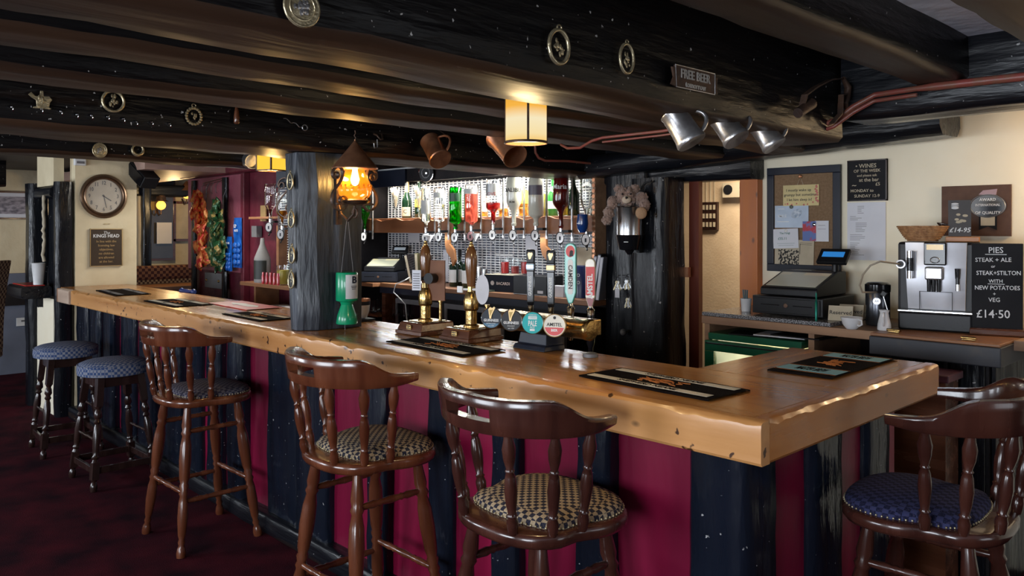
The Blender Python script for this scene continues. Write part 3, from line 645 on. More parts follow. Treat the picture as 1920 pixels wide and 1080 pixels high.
tankard('dull copper tankard hanging base forward over the bottles, left of the lamp', M_copper, at(806,264,d=4.20), at(826,300,d=4.10), .058, at(813,238,d=4.28), rt*.8+up)
tankard('bright copper tankard partly behind the hanging lamp', M_copper, at(966,294,d=3.50), at(935,255,d=3.62), .062, at(944,216,d=3.66), rt*-.1+up)
tankard('largest pewter tankard of the three at right, nearest the lamp', M_pewter, at(1262,212,d=2.36), at(1298,268,d=2.33), .044, at(1290,198,d=2.42), rt+up*.5)
tankard('grey pewter tankard in the middle of the three at right', M_pewter, at(1352,222,d=2.56), at(1382,263,d=2.52), .043, at(1378,212,d=2.62), rt+up*.5)
tankard('shiny pewter tankard at the right end of the three', M_pewter, at(1424,236,d=2.74), at(1453,274,d=2.71), .042, at(1450,228,d=2.8), rt+up*.5)
tankard('small silvery tankard hanging left of the timber pillar', M_pewter, at(474,303,d=5.02), at(467,300,d=5.13), .050, at(466,285,X=-4.85), up)
t = thing('iron_hook', 'bent black iron double hook on the beam right of the lantern', 'hook', at(703,262,X=-3.40), Q)
B().tube([(0,.01,.03),(0,-.02,.02),(.012,-.03,0),(.03,-.025,.004),(.035,-.01,.03)], .005, 7).build('hook', M_iron, t, smooth=60)
B().tube([(0,-.02,.0),(0,-.022,-.04),(-.016,-.02,-.045),(-.02,-.02,-.02)], .003, 7).build('wire_loop', M_pewter, t, smooth=60)
# old iron tool on the broad beam
t = thing('iron_tool', 'rusty old iron tool with curved straps fixed to the right end of the broad beam', 'tool', at(1530,190,X=-1.28), Q)
def loc2(px, py, y=-.02): 
    p = at(px, py, X=-1.28) - at(1530,190,X=-1.28); return (p.y, y, p.z)
B().strip([loc2(1490,212), loc2(1493,180,-.03), loc2(1510,166,-.035), loc2(1540,152,-.03), loc2(1572,148,-.01)], .022, .005, (0,1,0)).build('strap', M_rust, t, smooth=40)
B().tube([loc2(1571,148), loc2(1580,165), loc2(1578,182), loc2(1572,196), loc2(1577,205)], [.008,.013,.013,.016,.006], 10).build('horn', M_rust, t, smooth=60)
B().strip([loc2(1574,178), loc2(1562,180,-.03), loc2(1560,215,-.03), loc2(1552,232,-.015)], .02, .005, (0,1,0)).build('strap', M_rust, t, smooth=40)
B().cyl(loc2(1480,214,-.03), loc2(1506,196,-.03), .017, .019).build('roller', M_rust, t, smooth=50)
# ------------------------------------------------------------------ red pipes
b = B(); P = [at(1935,142,Y=2.90), at(1860,150,Y=2.90), at(1720,166,Y=2.90), at(1640,178,Y=2.90), at(1600,200,Y=2.88), at(1565,226,Y=2.86), at(1530,239,d=2.96), at(1490,238,d=3.02)]
P2 = []
for i in range(len(P)-1):
    for k in range(4): P2.append(P[i].lerp(P[i+1], k/4))
P2.append(P[-1]); b.tube(P2, [.014]*8+[.010]*(len(P2)-8), 10)
b.tube([p+Vector((0,-.005,-.022)) for p in P2[8:]], .0075, 8)
tag(b.build('red_pipe', M_pipe, None, 60), 'thick red double pipe along the cross beam at right, bending down to the broad beam', 'pipe')
b = B(); b.tube([at(1500,232,d=3.1), at(1400,222,d=3.1), at(1300,236,d=3.12), at(1240,246,d=3.2), at(1130,258,d=3.45), at(1110,264,d=3.5), at(1088,277,d=3.56), at(1064,278,d=3.6), at(1052,271,d=3.66)], .0065, 8)
b.tube([at(1500,235,d=3.1)+Vector((0,0,-.012)), at(1400,225,d=3.1)+Vector((0,0,-.012)), at(1240,250,d=3.2)+Vector((0,0,-.008)), at(1130,262,d=3.45)+Vector((0,0,-.01))], .0045, 8)
tag(b.build('red_pipe', M_pipe, None, 60), 'thin red pipe running behind the pewter tankards towards the lamp', 'pipe')
b = B(); b.tube([at(1003,270,X=-3.37), at(1004,286,X=-3.37), at(1010,296,X=-3.37), at(1022,301,X=-3.37), at(1065,302,X=-3.37), at(1150,311,X=-3.37), at(1250,317,X=-3.37)], .008, 8)
tag(b.build('red_pipe', M_pipe, None, 60), 'lower red pipe on the beam above the bottles, right of the lamp', 'pipe')
tag(B().tube([at(1248,317,X=-3.375), at(1248,330,X=-3.37), at(1246,336,X=-3.36), at(1225,339,X=-3.33)], .006, 8).build('black_cable', M_blk, None, 60), 'short black cable bending down from the end of the lower red pipe', 'cable')
tag(B().tube([at(1222,339,Y=3.89), at(1210,343,Y=3.885), at(1203,352,Y=3.88), at(1202,420,Y=3.88)], .006, 8).build('black_cable', M_blk, None, 60), 'black cable running down the great post beside the ice bucket', 'cable')
# ------------------------------------------------------------------ lamps
def lamp_glow(name, z0, z1, s):
    m = mat(name, (0.010,0.006,0.002), 0.7, spec=0.0); nt = m.node_tree; N = nt.nodes; L = nt.links; p = N['Principled BSDF']
    tc = [n for n in N if n.type == 'TEX_COORD'][0]; sp = N.new('ShaderNodeSeparateXYZ'); L.new(tc.outputs['Object'], sp.inputs[0])
    mr = N.new('ShaderNodeMapRange'); mr.inputs['From Min'].default_value = z0; mr.inputs['From Max'].default_value = z1; L.new(sp.outputs['Z'], mr.inputs['Value'])
    cr = N.new('ShaderNodeValToRGB'); e = cr.color_ramp.elements; e[0].position = 0; e[0].color = (1.0,0.62,0.16,1); e[1].position = 1; e[1].color = (0.80,0.30,0.012,1)
    for q, c in ((.12,(1.0,.80,.42,1)),(.34,(1.0,.86,.56,1)),(.52,(1.0,.50,.07,1))): x = e.new(q); x.color = c
    L.new(mr.outputs[0], cr.inputs[0]); L.new(cr.outputs[0], p.inputs['Emission Color']); p.inputs['Emission Strength'].default_value = s
    return m
M_glow = lamp_glow('lit_shade', -0.21, 0.0, .78)
M_glow2 = mat('lit_square_shade', (0.02,0.012,0.003), 0.7, spec=0.0, emis=(1.0,0.55,0.05), estr=1.0)
lp = (-1.745, 1.735, 2.07)
t = thing('pendant_lamp', 'lit amber cylinder lamp hanging under the beams at centre', 'lamp', lp)
r = .0635
b = B(); b.lathe([(r,-.21),(r,0)], seg=40, capb=False, capt=False); b.lathe([(r-.004,-.21),(r-.004,0)], seg=40, capb=False, capt=False); b.build('lamp_shade', M_glow, t, smooth=60)
b = B()
for k in range(4):
    a = TH-PI/2+0.08+k*PI/2; b.cb((r*math.cos(a)*1.01, r*math.sin(a)*1.01, -.105), (.004,.007,.21), rz=a)
b.build('shade_rib', M_iron, t)
B().tube([(r*1.01*math.cos(k*PI/20), r*1.01*math.sin(k*PI/20), -.208) for k in range(40)], .0042, 8, True).build('bottom_ring', M_iron, t, smooth=60)
b = B().lathe([(.05,.0),(.05,.012),(.012,.02),(.012,.17)], seg=20); b.build('ceiling_stem', M_iron, t, smooth=40)
B().ball((0,0,-.13), .022, 12, 8).build('bulb', mat('lit_bulb', (1,.9,.7), .4, emis=(1,.80,.45), estr=12), t, smooth=60)
point('pendant_light', (lp[0], lp[1], lp[2]-.02), 9.0, (1.0,0.62,0.22), .03)
point('pendant_fill_low', (lp[0], lp[1], lp[2]-.225), 6.5, (1.0,0.72,0.36), .04)  # extra point below the shade, added to throw light up onto the beams
lp2 = (-4.22, 2.16, 2.02)
t = thing('square_lamp', 'far lit yellow square lamp between the beams at left', 'lamp', lp2, .25)
for k in range(4):
    a = k*PI/2; B().cb((.058*math.cos(a), .058*math.sin(a), -.04), (.004,.112,.11), rz=a).build('shade_panel', M_glow2, t)
b = B()
for x in (-1,1):
    for y in (-1,1): b.cb((x*.058,y*.058,-.04), (.008,.008,.115))
for x in (-1,1): b.cb((x*.058,0,-.095), (.008,.124,.007)); b.cb((0,x*.058,-.095), (.124,.008,.007))
b.build('lamp_frame', M_iron, t)
B().lathe([(.045,.015),(.045,.025),(.01,.03),(.01,.22)], seg=16).build('ceiling_stem', M_iron, t)
point('square_lamp_light', (lp2[0], lp2[1], lp2[2]-.115), 4.5, (1.0,0.60,0.20), .03)
# wall lantern on the pillar, facing +x
LZ = 1.835
t = thing('wall_lantern', 'copper roofed iron lantern with an amber glass globe and scrolls, lit, on the timber pillar', 'lantern', (-3.27, 2.10, LZ), Q)
B().lathe([(.108,.045),(.110,.050),(.052,.120),(.004,.180),(.004,.186)], seg=24).build('roof', M_copper, t, smooth=25)
B().tube([(0,0,.182),(0.004,0,.195),(-.004,0,.205),(.003,0,.215),(0,0,.23)], .003, 6).build('finial', M_iron, t, smooth=60)
M_amber = mat('amber_glass', (0.30,0.095,0.008), 0.08, alpha=.55, emis=(1.0,0.30,0.01), estr=0.22)
b = B(); prof = [(.045,.045),(.050,.02),(.068,-.015),(.079,-.048),(.076,-.075),(.058,-.098),(.030,-.108)]
b.lathe(prof, seg=28, capb=False, capt=False); b.build('globe', M_amber, t, smooth=60)
b = B()
for k in range(16):
    a = k*PI/8; b.ball((.076*math.cos(a), .076*math.sin(a), -.035), .007, 6, 5)
b.build('globe_stud', M_amber, t, smooth=60)
B().lathe([(.001,-.035),(.014,-.03),(.021,-.005),(.014,.025),(.011,.045)], seg=14).build('bulb', mat('lit_filament', (1,.9,.6), .4, emis=(1,.78,.35), estr=35), t, smooth=60)
B().lathe([(.001,-.125),(.05,-.12),(.062,-.105),(.035,-.098)], seg=24).build('dish', M_iron, t, smooth=50)
SC = [(706,331),(703,325),(697,326),(696,333),(702,337),(708,330),(705,320),(695,315),(688,320),(687,331),(692,343),(701,354),(708,366),(709,380),(702,391),(690,395),(680,389),(677,378),(682,370),(690,370),(693,377),(689,382)]
def scroll(s):
    pts = [Vector((s*(x-660)*.00255, 0, (335-y)*.00255)) for x, y in SC]; out = []
    for i in range(len(pts)-1):
        p0, p1, p2, p3 = pts[max(i-1,0)], pts[i], pts[i+1], pts[min(i+2,len(pts)-1)]
        for k in range(4):
            t = k/4; out.append(.5*((2*p1)+(p2-p0)*t+(2*p0-5*p1+4*p2-p3)*t*t+(3*p1-p0-3*p2+p3)*t**3))
    return out+[pts[-1]]
for s in (-1,1): B().strip(scroll(s), .020, .006, (0,1,0)).build('scroll', M_iron, t, smooth=60)
B().cb((0,0,-.122), (.20,.018,.010)).build('cross_bar', M_iron, t, bev=.002)
b = B(); b.tube([(0,0,-.13),(0,.01,-.17),(0,.06,-.20),(0,.12,-.17),(0,.145,-.12)], .007, 8); b.cb((0,.145,-.10), (.03,.012,.24)); b.build('arm', M_iron, t, smooth=60)
B().tube([(0,-.0+.022*math.cos(k*.5),-.165+.022*math.sin(k*.5)) for k in range(11)], .005, 7).build('curl', M_iron, t, smooth=60)
point('lantern_light', (-3.322, 2.10, LZ-.01), 5.0, (1.0,0.55,0.14), .012)
ts = thing('iron_scroll', 'black iron scroll bracket sticking out left behind the timber pillar', 'bracket', tuple(at(530,352,d=4.12)), TH)
B().strip([Vector((-p_.x+.10, 0, p_.z)) for p_ in scroll(1)], .014, .005, (0,1,0)).build('scroll', M_iron, ts, smooth=60)
B().cb((.075,.03,.045), (.23,.02,.085)).build('back_plate', M_navy, ts, bev=.002)
t2 = thing('charity_box', 'green and white collection box hanging by strings from the lantern', 'collection box', (-3.365, 2.115, 1.115), Q-.05)
b = B(); b.lathe([(.050,.018),(.052,.022),(.046,.06),(.030,.105),(.028,.112),(.034,.125),(.050,.13),(.053,.135),(.053,.262),(.050,.268)], seg=32); b.build('body', mat('green_plastic', (.0,.30,.13), .3, coat=.3), t2, smooth=40)
b = B()
for (r0, za, zb) in ((.0537,.142,.258),):
    b.grid([[(r0*math.sin(a), -r0*math.cos(a), z) for a in [-.62+1.4*k/12 for k in range(13)]] for z in (za, zb)])
b.build('label', M_whitem, t2, smooth=60)
b = B(); b.text('B', .046, fr(.010,.232,-.0545), .0006, bold=.03); b.build('lettering', M_navy, t2)
b = B()
for k in range(3): b.cb((.008,-.0545,.203-.007*k), (.030-.004*k,.0006,.003))
b.build('small_print', M_ink, t2)
for a_, c_ in (((-.03,0,.265),(.0,0,.53)),((.035,0,.265),(.006,0,.53)),((-.01,0,.02),(-.01,0,-.012))): B().tube([a_, c_], .0014, 5).build('string', M_grey, t2)
# ------------------------------------------------------------------ clock wall and snug (left)
XW = -7.485
t = thing('wall_clock', 'round bronze framed wall clock on the cream wall', 'clock', at(194,368,X=XW), Q)
b = B(); pr = [(.190,0),(.192,.014),(.182,.028),(.172,.030),(.166,.022),(.158,.030),(.150,.026),(.145,.012),(.145,.004)]
b.lathe(pr, seg=56, M=Matrix.Rotation(PI/2,4,'X'), capb=False, capt=False); b.build('clock_frame', mat('bronze_frame', (.20,.13,.085), .3, .8, scale=12), t, smooth=40)
B().prism(circle(.147,48), .004, .008, FRONT).build('dial', mat('clock_dial', (.50,.43,.33), .6), t)
b = B()
for k in range(12):
    a = PI/2-2*PI*(k+1)/12; b.text(str(k+1), .046, fr(.115*math.cos(a), .115*math.sin(a), -.009), .0004, sx=.8, bold=.02)
b.build('numerals', M_ink, t)
b = B()
for a, l, w in ((PI/2-2*PI*(3.93+5/60)/12-.05, .072, .008), (PI/2-2*PI*28/60, .105, .006)):
    b.bx(-.015, l, -w/2, w/2, 0, .001, fr(0,0,-.010,a))
b.ball((0,-.011,0), .007, 8, 6); b.build('hand', M_ink, t)
B().prism(circle(.146,48), .014, .0155, FRONT).build('clock_glass', mat('clock_glass', (1,1,1), .02, alpha=.08), t)
t = thing('pub_sign', 'small brown notice headed The Kings Head under the clock', 'sign', at(198.5,464,X=XW), Q)
B().bx(-.132,.132,-.014,0,-.163,.163).build('board', mat('sign_brown', (.045,.026,.014), .5), t, bev=.002)
b = B()
for a in ((-.132,.132,.157,.163),(-.132,.132,-.163,-.157),(-.132,-.126,-.163,.163),(.126,.132,-.163,.163)): b.bx(a[0],a[1],-.017,-.013,a[2],a[3])
b.build('gilt_border', M_gold, t)
b = B(); b.text('The', .035, fr(0,.128,-.015), .0005, shear=.3); b.text('KINGS HEAD', .040, fr(0,.100,-.015), .0005, bold=.02, sx=.92); b.build('heading', M_chalk, t)
b = B()
for k, s in enumerate(('In line with the','licensing law','objectives,','no children','are allowed','at the bar.')): b.text(s, .027, fr(0,.053-.035*k,-.015), .0005, bold=.01)
b.build('lettering', M_gold, t)
tag(B().bx(-.025,.025,-.003,0,-.004,.004).build('small_plate', M_brassold, None, loc=at(200,420,X=XW), rz=Q), 'tiny metal plate on the wall between clock and notice', 'plate')
t = thing('detector', 'small white box detector at the top of the cream wall', 'detector', at(148,303,X=XW), Q)
B().bx(-.045,.045,-.05,0,-.035,.035).build('housing', M_whitem, t, bev=.008); B().bx(-.03,.03,-.053,-.05,-.02,.0).build('lens', M_grey, t)
t = thing('loudspeaker', 'black loudspeaker angled under the ceiling beside the clock wall', 'speaker', at(268,328,d=7.15), TH-.5)
b = B(); M = Matrix.Rotation(.65,4,'Y'); b.bx(-.13,.13,-.08,.08,-.06,.06,M); b.build('cabinet', M_blk, t, bev=.01)
b = B(); b.bx(-.115,.115,-.088,-.08,-.045,.045,M); b.build('grille', M_blkgloss, t)
b = B(); b.tube([(0,.05,.05),(0,.06,.18)], .012, 8); b.build('bracket', M_blk, t)
# recess between the left posts
t = thing('drink_ledge', 'thick black ledge with a red top between the two left posts', 'shelf', (-7.9,1.8,1.0))
timber(B(), 'x', -8.15, -7.64, 1.66, 1.89, 1.00, 1.105, amp=.006, seed=90).build('ledge', TX, t, world=True, smooth=50)
B().bx(-8.12,-7.66,1.70,1.84,1.108,1.114).build('red_cover', M_red, t, world=True)
B().bx(-8.0,-7.96,1.86,1.90,0.9,1.02).build('bracket', TZ, t, world=True)
tag(B().lathe([(.038,0),(.052,.18),(.054,.185),(.049,.183),(.036,.006)], seg=20).build('paper_cup', M_whitem, None, 40, loc=(-7.69,1.80,1.116)), 'tall white cup standing on the black ledge', 'cup')
b = B(); P = [Vector((-7.70,1.84,1.88-.03*k))+noise.noise_vector(Vector((0,0,k*.7)))*.012 for k in range(20)]; b.tube(P, [.010+.005*abs(math.sin(k*1.7)) for k in range(20)], 8)
tag(b.build('hop_string', M_papery, None, 60), 'knobbly pale string of dried stuff hanging in the black recess', 'garland')
# far left room
t = thing('framed_picture', 'framed pale street scene with dark frame at far left', 'picture', at(24,385,X=-10.13), Q)
w, h = .20, .155
b = B()
for a in ((-w,w,h-.02,h),(-w,w,-h,-h+.02),(-w,-w+.02,-h,h),(w-.02,w,-h,h)): b.bx(a[0],a[1],-.022,0,a[2],a[3])
b.build('picture_frame', M_mahog, t, bev=.002); B().bx(-w+.015,w-.015,-.010,0,-h+.015,h-.015).build('mount', M_paper, t)
B().bx(-w+.06,w-.05,-.012,-.009,-h+.06,h-.06).build('print', mat('faint_print', (.42,.38,.42), .8, col2=(.12,.11,.13), scale=16, stretch=(1,1,2.2)), t)
b = B().bx(-10.14,-10.10,-2,2.3,0,.75); b.bx(-10.14,-10.08,-2,2.3,.95,1.10); struct(b, 'trim_1', mat('blue_grey_dado', (.16,.18,.24), .5, scale=4))
b = B().bx(-10.145,-10.07,-2,2.3,.75,.97); struct(b, 'trim_2', M_wall_dark)
t = thing('double_socket', 'white socket plate on the dado at far left', 'socket', at(45,603,X=-10.09), Q); B().bx(-.075,.075,-.012,0,-.045,.045).build('plate', M_whitem, t, bev=.003); B().bx(-.03,.03,-.016,-.012,.0,.02).build('switch', M_grey, t)
M_tap = checker('tapestry_check', (.30,.22,.15), (.045,.025,.025), 40, cc=(.12,.05,.04))
t = thing('upholstered_chair', 'patterned upholstered high-back chair cut by the left edge', 'chair', (-8.63, 1.405, 0), 2.38)
rows = []
for k in range(9):
    f = k/8; z = .48+f*.82; y = -.22-.10*f+.03*math.sin(f*3); hw = .225-.03*f**3
    rows.append([(-hw,y,z),(-hw+.02,y-.03,z),(hw-.02,y-.03,z),(hw,y,z),(hw-.02,y+.03,z),(-hw+.02,y+.03,z)])
B().grid(rows, closeu=True, cap0=True, cap1=True).build('backrest', M_tap, t, smooth=40, bev=.01)
B().bx(-.23,.23,-.24,.22,.40,.50).build('seat', M_tap, t, bev=.025)
for sx in (-1,1):
    for sy in (-1,1): B().turn((sx*.2,sy*.19,0),(sx*.2,sy*.19,.41),[(0,.018),(.8,.025),(1,.025)],8).build('leg', M_dark, t, smooth=40)
# snug seen through the passage
t = thing('snug_bench', 'patterned bench seat and dark ledge in the snug beyond the clock wall', 'bench', (-9.9,3.6,0))
B().bx(-10.1,-9.94,2.7,4.9,.88,1.14).build('back_cushion', M_tap, t, world=True, bev=.02)
B().bx(-9.60,-9.50,2.6,4.9,1.0,1.16).build('front_cushion', checker('rust_check', (.20,.10,.06), (.05,.02,.02), 30), t, world=True, bev=.03)
B().bx(-9.6,-9.05,2.5,4.9,.90,.945).build('table_ledge', M_shelf, t, world=True, bev=.004)
B().bx(-9.10,-9.06,2.5,4.9,0,.90).build('front_board', M_dark, t, world=True)
t = thing('snug_mirror', 'tall dark framed mirror in the snug', 'mirror', at(303,405,X=-10.12), Q)
B().bx(-.16,.16,-.02,0,-.55,.50).build('mirror_frame', M_mahog, t); B().bx(-.13,.13,-.024,-.02,-.52,.47).build('mirror_glass', mat('old_mirror', (.05,.045,.04), .08, spec=.8), t)
tag(timber(B(), 'z', .9, 1.99, -.05,.05,-.05,.05, amp=.01, seed=95).build('timber_post', TZ, None, 50, loc=tuple(at(274,500,X=-9.86).xy)+(.25,)), 'thin black post in the snug left of the mirror', 'post')
t = thing('snug_wall_lamp', 'lit amber globe wall lamp in the snug', 'lamp', at(302,385,X=-9.95), Q)
B().ball((0,0,0), .055, 16, 10).build('globe', mat('lit_globe', (1,.6,.15), .3, emis=(1,.45,.06), estr=2.2), t, smooth=60)
B().lathe([(.09,.05),(.06,.06),(.05,.12),(.01,.15)], seg=16).build('hood', M_iron, t, smooth=30)
b = B().tube([(0,.15,-.05),(0,.08,-.12),(0,0,-.10),(0,0,-.055)], .009, 7); b.cb((0,.15,-.02),(.04,.02,.16)); b.build('arm', M_iron, t)
t = thing('snug_wall_lamp', 'second amber wall lamp in the snug half hidden by the plum wall', 'lamp', at(350,365,X=-9.95), Q)
B().ball((0,0,0), .05, 16, 10).build('globe', bpy.data.materials['lit_globe'], t, smooth=60); B().lathe([(.10,.05),(.06,.10),(.01,.17)], seg=16).build('hood', M_copper, t, smooth=30)
B().tube([(0,.15,-.05),(0,.08,-.12),(0,0,-.10),(0,0,-.055)], .009, 7).build('arm', M_iron, t)
tag(B().bx(-.09,.09,-.004,0,-.13,.13).build('paper_notice', M_paper, None, loc=at(308,437,X=-10.05), rz=Q), 'white paper sheet pinned up in the snug under the lamp', 'notice')
t = thing('narrow_frame', 'narrow tall brown picture frame in the snug', 'picture', at(341,415,X=-10.12), Q)
b = B()
for a in ((-.11,.11,.22,.25),(-.11,.11,-.25,-.22),(-.11,-.085,-.25,.25),(.085,.11,-.25,.25)): b.bx(a[0],a[1],-.03,0,a[2],a[3])
b.build('picture_frame', M_mahog, t); B().bx(-.09,.09,-.012,0,-.23,.23).build('print', M_papery, t)
t = thing('small_strip_lamp', 'small lit strip lamp under the beam left of the pillar', 'lamp', tuple(at(514,304,d=6.6)), .1)
B().bx(-.13,.13,-.04,.04,-.012,.012).build('diffuser', mat('lit_small_diffuser', (.9,.85,.7), .5, emis=(1,.9,.65), estr=1.8), t, bev=.005); B().bx(-.14,.14,-.05,.05,.012,.24).build('fitting', M_dark, t)
# plum wall: faded panel, black timbers, snack cards
YP = 3.35
def pl(px, py, o=0.0): return at(px, py, Y=YP-o)
x0, x1 = pl(356,400).x, pl(462,400).x
B().bx(x0, x1, YP-.018, YP-.001, 1.18, 2.10).build('faded_panel', M_plumpale, None); tag(bpy.data.objects['faded_panel'], 'faded pinkish plum board behind the hanging snacks', 'panel')
for i, (px, l) in enumerate(((372,'left'),(430,'right'))):
    x = pl(px, 400).x
    tag(timber(B(), 'z', .9, 2.08, x-.045, x+.045, YP-.062, YP-.026, amp=.005, seed=100+i).build('timber_strip', TZ, None, 50), 'narrow black upright on the plum wall, %s of two' % l, 'timber')
tag(B().bx(x1+.003, x1+.07, YP-.06, YP-.001, .9, 2.16).build('timber_edge', M_plum, None, bev=.006), 'plum painted corner upright right of the snacks', 'timber')
t = thing('metal_plate', 'dull metal plate with bolts on the lower plum wall', 'plate', pl(399,526,.06)); B().bx(-.19,.19,0,.04,-.075,.075).build('plate', M_grey, t, bev=.004)
b = B()
for s in (-1,1): b.ball((s*.14,-.002,.0), .014, 8, 6)
b.build('bolt', M_brass, t, smooth=60)
t = thing('hook_rail', 'wire hook rail above the hanging snacks', 'rail', pl(390,343,.05))
b = B(); b.tube([(-.12,0,0),(.30,0,.03)], .004, 6); b.tube([(-.12,0,-.02),(.30,0,.01)], .003, 6); b.build('rail', M_iron, t)
for k in range(4): B().tube([(-.08+.11*k,0,.0),(-.08+.11*k,-.03,-.04),(-.08+.11*k,-.03,-.10),(-.08+.11*k,-.015,-.11)], .003, 6).build('hook', M_pewter, t)
def crisp_string(name, label, cols, top, bot, w, seed, n):
    t = thing(name, label, 'crisps', tuple((top+bot)/2)); r = random.Random(seed); c = (top+bot)/2
    B().tube([top-c+Vector((0,.06,.13)), top-c+Vector((0,.03,.06)), (0,0,0), bot-c], .004, 5).build('string', M_grey, t)
    for k in range(n):
        f = (k+.5)/n; p = (top-c).lerp(bot-c, f)+Vector((r.uniform(-w,w)*(.7 if f < .2 or f > .85 else 1), r.uniform(-.09,-.02), r.uniform(-.02,.02)))
        rows = []; a, bl = r.uniform(-.7,.7), r.uniform(-.6,.6)
        M = Matrix.Translation(p) @ Matrix.Rotation(a,4,'Y') @ Matrix.Rotation(bl,4,'Z') @ Matrix.Rotation(r.uniform(-.4,.4),4,'X')
        for i in range(7):
            u = -1+2*i/6; th = .024*(1-u*u)+.0015; hw = .046*(1-.25*(1-u*u)**2) 
            rows.append([M @ Vector((hw*math.cos(q)+.005*math.sin(3*q+k), th*math.sin(q)*1.0, u*.062)) for q in [2*PI*j/10 for j in range(10)]])
        B().grid(rows, closeu=True, cap0=True, cap1=True).build('crisp_packet', cols[k % len(cols)], t, smooth=50)
    return t
M_foilr = mat('red_foil', (.50,.035,.018), .28, .35, col2=(.60,.22,.05), scale=22, bump=.6, bscale=40, lo=.45, hi=.55)
M_foilo = mat('orange_foil', (.62,.20,.06), .28, .35, col2=(.40,.02,.02), scale=24, bump=.6, bscale=40, lo=.42, hi=.56)
M_foilg = mat('green_foil', (.015,.065,.025), .28, .35, col2=(.38,.26,.09), scale=20, bump=.6, bscale=40, lo=.36, hi=.46)
M_foilg2 = mat('olive_foil', (.10,.11,.035), .28, .35, col2=(.01,.04,.02), scale=22, bump=.6, bscale=40, lo=.42, hi=.56)
crisp_string('crisp_string', 'hanging bunch of red and orange crisp packets on the plum wall', [M_foilr, M_foilr, M_foilo], pl(381,368,.10), pl(391,496,.10), .09, 5, 48)
crisp_string('crisp_string', 'hanging bunch of dark green and gold crisp packets on the plum wall', [M_foilg, M_foilg, M_foilg2], pl(413,380,.12), pl(419,499,.12), .088, 6, 42)
def nut_card(label, c, w, h, seed, txt):
    t = thing('nut_card', label, 'snack card', tuple(c)); r = random.Random(seed)
    rows = []
    for i in range(13):
        z = h/2-h*i/12; rows.append([(w/2*u+.006*math.sin(i+u*2), -.012-.008*math.cos(u*3+i*.9), z) for u in (-1,-.5,0,.5,1)]+[(w/2*u, 0, z) for u in (1,-1)])
    B().grid(rows, closeu=True, cap0=True, cap1=True).build('card', M_blue, t, smooth=50)
    b = B()
    for (q, s, x, z) in txt: b.text(q, s, fr(x,z,-.024), .0006, bold=.02)
    b.build('lettering', M_paper, t)
    for k in range(8):
        x, z = (-1 if k % 2 else 1)*w*.24, -h*.05-h*.115*(k//2)
        B().ball((x,-.018,z), .03, 9, 6, (w*8.2,.55,1.0)).build('nut_packet', M_blue, t, smooth=60)
    return t
nut_card('long blue card of snack packets hanging right of the crisps', pl(447,455,.07), .145, .46, 3, [('KP',.045,-.02,.15),('NUTS',.03,.0,.11),('SALTED',.03,0,-.03)])
nut_card('shorter blue card of snack packets low beside the green crisps', pl(431,476,.09), .10, .32, 4, [('SALTED',.024,0,.10)])
# ------------------------------------------------------------------ back bar
YB = 4.40
M_back = mat('blue_grey_backing', (.16,.18,.23), .25, col2=(.045,.05,.065), scale=5, lo=.40, hi=.56, spec=.5)
M_wire = mat('white_wire', (.92,.93,.95), .45)
bb = thing('back_bar', 'lit back bar of brown shelves and white wire mesh', 'shelving', (-4.8,4.4,0))
B().bx(-6.29,-3.43,YB+.03,YB+.06,1.12,2.0).build('back_panel', M_back, bb, world=True)
b = B()
for k in range(42): b.bx(-6.28,-3.44,YB,YB+.006,1.13+k*.0208,1.13+k*.0208+.0068)
for k in range(54): x = -6.28+k*.0534; b.bx(x,x+.0045,YB-.002,YB+.008,1.12,2.0)
b.build('wire_mesh', M_wire, bb, world=True, kind='stuff')
B().bx(-6.29,-3.44,4.16,YB-.003,1.660,1.684).build('shelf_board', M_shelf, bb, world=True, bev=.002)
n = 150; poly = [(-6.29,1.555)]+[(-3.44,1.555)]
for k in range(n+1):
    x = -3.44-(2.85)*k/n; poly.append((x, 1.672+.009*math.sin(x*17)+.004*math.sin(x*41)))
B().prism(poly, 0, .022, Matrix.Translation((0,4.16,0)) @ FRONT).build('shelf_fascia', wood('reddish_fascia', (.29,.115,.045), (.18,.065,.026), 0, scale=12, rough=.45), bb, world=True, bev=.002)
MO = wood('orange_bracket', (.40,.17,.06), (.28,.11,.038), 2, scale=10, rough=.4)
for px in (842,1022):
    x = at(px,460,Y=4.15).x
    p = [(0,0),(.05,.0),(.05,-.09),(.10,-.14),(.115,-.22),(.085,-.27),(.06,-.20),(.02,-.16),(0,-.10)]
    B().prism([(q*1.15,z) for q, z in p], -.011, .011, Matrix.Translation((x-.03,4.14,1.56)) @ FRONT @ Matrix.Rotation(.0,4,'Y')).build('scroll_bracket', MO, bb, world=True, bev=.002)
B().bx(-3.45,-3.425,4.05,YB+.06,1.13,2.0).build('end_post', M_board, bb, world=True)
for k in range(22):
    z = 1.16+k*.036; B().cyl((-3.4375,4.049,z),(-3.4375,4.045,z),.013,seg=12).build('coin_stud', M_copper, bb, world=True, smooth=40)
B().bx(-6.29,-5.52,4.04,4.06,1.955,2.10).build('valance', M_navy, bb, world=True)
B().bx(-5.52,-3.44,4.06,4.08,1.99,2.10).build('valance', M_wall_dark, bb, world=True)
t = thing('strip_lamp', 'long lit strip lamp under the top of the back bar', 'lamp', (-4.75,4.2,2.075)); B().bx(-1.3,1.3,-.05,.05,-.015,.03).build('diffuser', mat('lit_diffuser', (.9,.9,.85), .5, emis=(1,.97,.88), estr=1.6), t, bev=.01)
B().bx(-1.32,1.32,-.06,.06,.03,.05).build('fitting', M_whitem, t)
bc = thing('back_counter', 'dark back counter with a brown wooden top under the optics', 'counter', (-4.6,4.2,0))
B().bx(-5.83,-3.40,4.00,YB-.003,1.085,1.12).build('worktop', M_shelf, bc, world=True, bev=.003)
